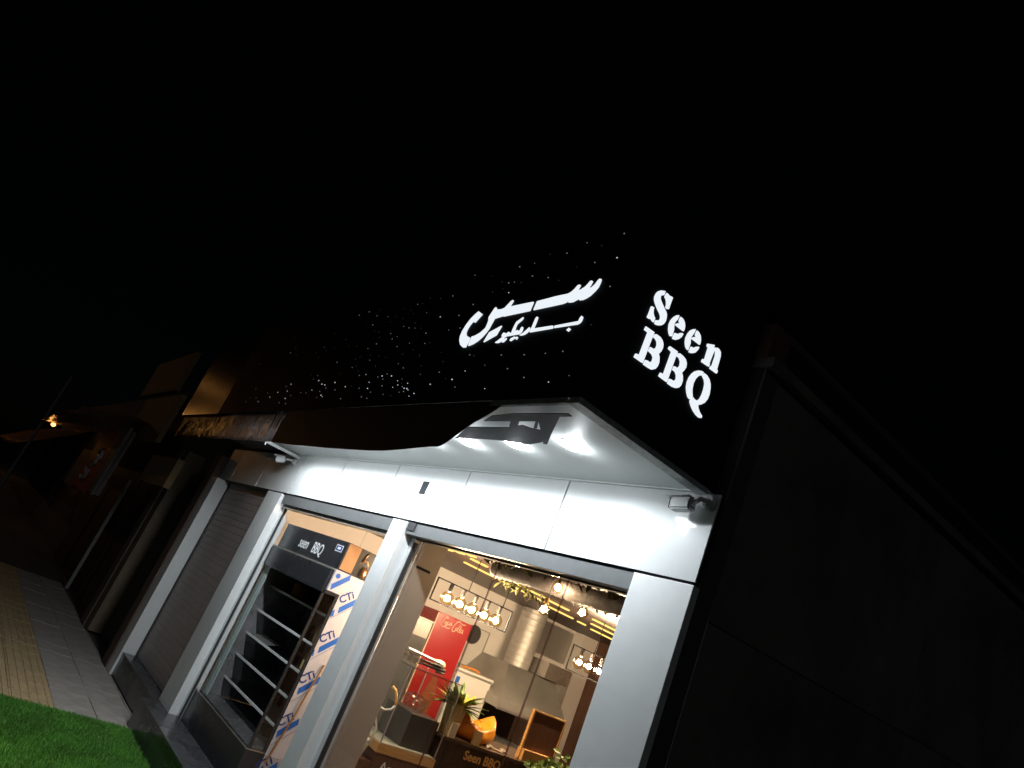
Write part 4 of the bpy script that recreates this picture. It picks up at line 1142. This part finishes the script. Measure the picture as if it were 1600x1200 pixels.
# leafy sprig at the lower right
sp = thing('leafy_sprig', 'green leafy sprig in front of the oak board stand', 'plant', (-5.40, 5.30, 1.19))
r = random.Random(31)
bm = B()
for k in range(70):
    p = Vector((-5.36 + r.uniform(-0.05, 0.05), 5.10 + r.uniform(0, 0.46), 1.20))
    p.z = 1.17 + 0.20 * math.exp(-((p.y - 5.42) / 0.13) ** 2) * r.random() + 0.05 * r.random()
    d = Vector((r.uniform(-0.4, 1), r.uniform(-1, 1), r.uniform(-0.3, 0.9))).normalized()
    leaf(bm, p, p + d * r.uniform(0.05, 0.08), r.uniform(0.035, 0.05), Vector((1, 0, 0.5)), 0.3)
finish('foliage', bm, 'leaf_green', sp, kind='stuff')
finish('stem', tube(B(), [(-5.38, 5.12, 1.19), (-5.38, 5.3, 1.22), (-5.37, 5.52, 1.2)], 0.005, 6), 'vine_green', sp)

# ================================================================== NEIGHBOURS TO THE LEFT
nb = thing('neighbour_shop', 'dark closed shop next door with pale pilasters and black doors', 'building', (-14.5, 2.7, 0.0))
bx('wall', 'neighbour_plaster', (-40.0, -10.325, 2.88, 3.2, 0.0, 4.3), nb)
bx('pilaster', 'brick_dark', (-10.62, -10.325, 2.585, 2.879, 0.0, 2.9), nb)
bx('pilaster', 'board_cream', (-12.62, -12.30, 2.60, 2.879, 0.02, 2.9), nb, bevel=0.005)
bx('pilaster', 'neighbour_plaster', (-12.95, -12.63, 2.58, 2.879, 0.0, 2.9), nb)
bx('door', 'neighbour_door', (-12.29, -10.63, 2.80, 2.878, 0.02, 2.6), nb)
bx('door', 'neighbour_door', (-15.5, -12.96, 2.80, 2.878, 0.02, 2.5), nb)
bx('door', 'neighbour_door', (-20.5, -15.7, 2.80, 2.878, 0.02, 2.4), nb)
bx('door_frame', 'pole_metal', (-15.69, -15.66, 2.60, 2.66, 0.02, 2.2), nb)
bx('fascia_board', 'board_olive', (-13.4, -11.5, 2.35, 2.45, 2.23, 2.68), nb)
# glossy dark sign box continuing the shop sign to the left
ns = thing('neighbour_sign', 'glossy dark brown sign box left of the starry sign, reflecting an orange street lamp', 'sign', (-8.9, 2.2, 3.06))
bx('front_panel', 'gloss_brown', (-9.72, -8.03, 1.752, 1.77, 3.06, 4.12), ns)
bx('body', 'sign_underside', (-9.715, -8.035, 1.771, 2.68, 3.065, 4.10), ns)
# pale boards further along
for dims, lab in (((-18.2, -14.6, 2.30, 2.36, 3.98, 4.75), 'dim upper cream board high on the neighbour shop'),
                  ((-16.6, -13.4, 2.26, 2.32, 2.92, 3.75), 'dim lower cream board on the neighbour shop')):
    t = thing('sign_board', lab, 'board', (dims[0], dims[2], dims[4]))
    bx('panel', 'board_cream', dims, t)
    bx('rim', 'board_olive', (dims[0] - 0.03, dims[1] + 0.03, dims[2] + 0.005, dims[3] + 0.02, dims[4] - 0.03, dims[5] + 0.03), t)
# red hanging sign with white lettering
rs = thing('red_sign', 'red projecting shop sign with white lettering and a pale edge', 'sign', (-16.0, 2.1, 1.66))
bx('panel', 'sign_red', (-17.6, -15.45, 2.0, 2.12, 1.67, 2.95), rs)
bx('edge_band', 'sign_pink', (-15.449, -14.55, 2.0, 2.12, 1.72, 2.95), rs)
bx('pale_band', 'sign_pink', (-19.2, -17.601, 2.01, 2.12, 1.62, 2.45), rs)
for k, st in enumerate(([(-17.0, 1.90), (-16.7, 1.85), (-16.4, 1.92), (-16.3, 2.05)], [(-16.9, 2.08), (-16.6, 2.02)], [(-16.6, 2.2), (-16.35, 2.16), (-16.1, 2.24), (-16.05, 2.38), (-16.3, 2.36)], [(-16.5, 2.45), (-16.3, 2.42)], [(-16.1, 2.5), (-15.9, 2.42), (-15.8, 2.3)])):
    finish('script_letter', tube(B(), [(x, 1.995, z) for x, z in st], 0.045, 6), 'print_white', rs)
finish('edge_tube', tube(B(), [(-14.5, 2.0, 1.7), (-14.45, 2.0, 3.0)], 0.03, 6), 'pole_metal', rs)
# crumpled clear awning catching the street lamp
def sheet(name, p00, p10, p11, p01, nu, nv, amp, mat, seed, label, cat):
    r = random.Random(seed)
    bm = B()
    p00, p10, p11, p01 = map(Vector, (p00, p10, p11, p01))
    g = []
    for i in range(nu + 1):
        row = []
        for j in range(nv + 1):
            a, b = i / nu, j / nv
            p = p00.lerp(p10, a).lerp(p01.lerp(p11, a), b)
            p.z += amp * (math.sin(a * 17 + b * 4 + seed) * 0.5 + math.sin(a * 31 - b * 9) * 0.35) + r.uniform(-1, 1) * amp * 0.2
            p.y += amp * 0.5 * math.sin(a * 23 + b * 7)
            row.append(bm.verts.new(p))
        g.append(row)
    for i in range(nu):
        for j in range(nv):
            bm.faces.new((g[i][j], g[i + 1][j], g[i + 1][j + 1], g[i][j + 1]))
    bmesh.ops.solidify(bm, geom=list(bm.faces), thickness=0.006)
    return tag(finish(name, bm, mat, smooth=True), label, cat)
sheet('plastic_awning', (-25.5, 1.2, 2.80), (-15.0, 1.2, 3.02), (-15.0, 2.86, 3.35), (-25.5, 2.86, 3.25), 40, 8, 0.05, 'tarp_clear', 2, 'crumpled plastic awning above the red sign, catching orange light', 'awning')
sheet('orange_awning', (-48, 1.0, 1.9), (-27, 1.0, 1.9), (-27, 2.86, 3.3), (-48, 2.86, 3.3), 30, 8, 0.05, 'tarp_orange', 5, 'orange lit awning at the far left of the street', 'awning')
tag(finish('awning_pole', tube(B(), [(-24.0, 1.25, 0.0), (-24.0, 1.25, 4.2)], 0.04, 8), 'pole_metal'), 'thin dark pole standing behind the red sign', 'pole')

al = thing('awning_lamp', 'small orange lamp glowing under the plastic awning above the red sign', 'lamp', (-24.6, 1.55, 2.80))  # bulb and point light added to make the orange glare on the plastic
finish('socket', tube(B(), [(-24.6, 1.55, 2.98), (-24.6, 1.55, 2.88)], 0.03, 8), 'pole_metal', al)
finish('bulb', lathe(B(), (-24.6, 1.55, 2.78), [(0, 0), (0.05, 0.02), (0.065, 0.06), (0.04, 0.10), (0, 0.105)], 14), 'sodium', al, smooth=True)
L = bpy.data.lights.new('awning_light', 'POINT')
L.energy = 3.0
L.color = (1.0, 0.42, 0.10)
L.shadow_soft_size = 0.05
lo = bpy.data.objects.new('awning_light', L); COL.objects.link(lo); lo.parent = al
lo.location = (0, -0.09, -0.03)

# sodium street lamps down the street, just out of the picture
def street_lamp(x, y, h, watts, label):
    sl = thing('street_lamp', label, 'street lamp', (x, y, -0.14), 'sodium street lamps')
    finish('pole', tube(B(), [(x, y, -0.14), (x, y, h - 0.2), (x, y + 0.3, h + 0.12), (x, y + 0.9, h + 0.22)], 0.07, 10), 'pole_metal', sl)
    bx('head', 'pole_metal', (x - 0.15, x + 0.15, y + 0.5, y + 1.2, h + 0.12, h + 0.24), sl, bevel=0.02)
    finish('lamp_glass', lathe(B(), (x, y + 0.85, h - 0.04), [(0, 0), (0.12, 0.05), (0.16, 0.158), (0, 0.159)], 14), 'sodium', sl, smooth=True)
    L = bpy.data.lights.new('lamp_light', 'POINT')
    L.energy = watts
    L.color = (1.0, 0.42, 0.10)
    L.shadow_soft_size = 0.2
    lo = bpy.data.objects.new('lamp_light', L); COL.objects.link(lo); lo.parent = sl
    lo.location = (0, 0.85, h + 0.02)
street_lamp(-40.0, -4.6, 8.34, 11, 'nearer orange sodium street lamp down the street to the left')
street_lamp(-60.0, -9.7, 8.5, 420, 'farther orange sodium street lamp down the street to the left')

# cable across the sky
tag(finish('overhead_cable', tube(B(), [(-2.6, 1.9, 4.15), (-4.0, 3.0, 5.0), (-6.0, 4.6, 6.4), (-9, 7, 8.6)], 0.008, 6), 'cable_black'), 'thin overhead cable rising from the sign into the night sky', 'cable')
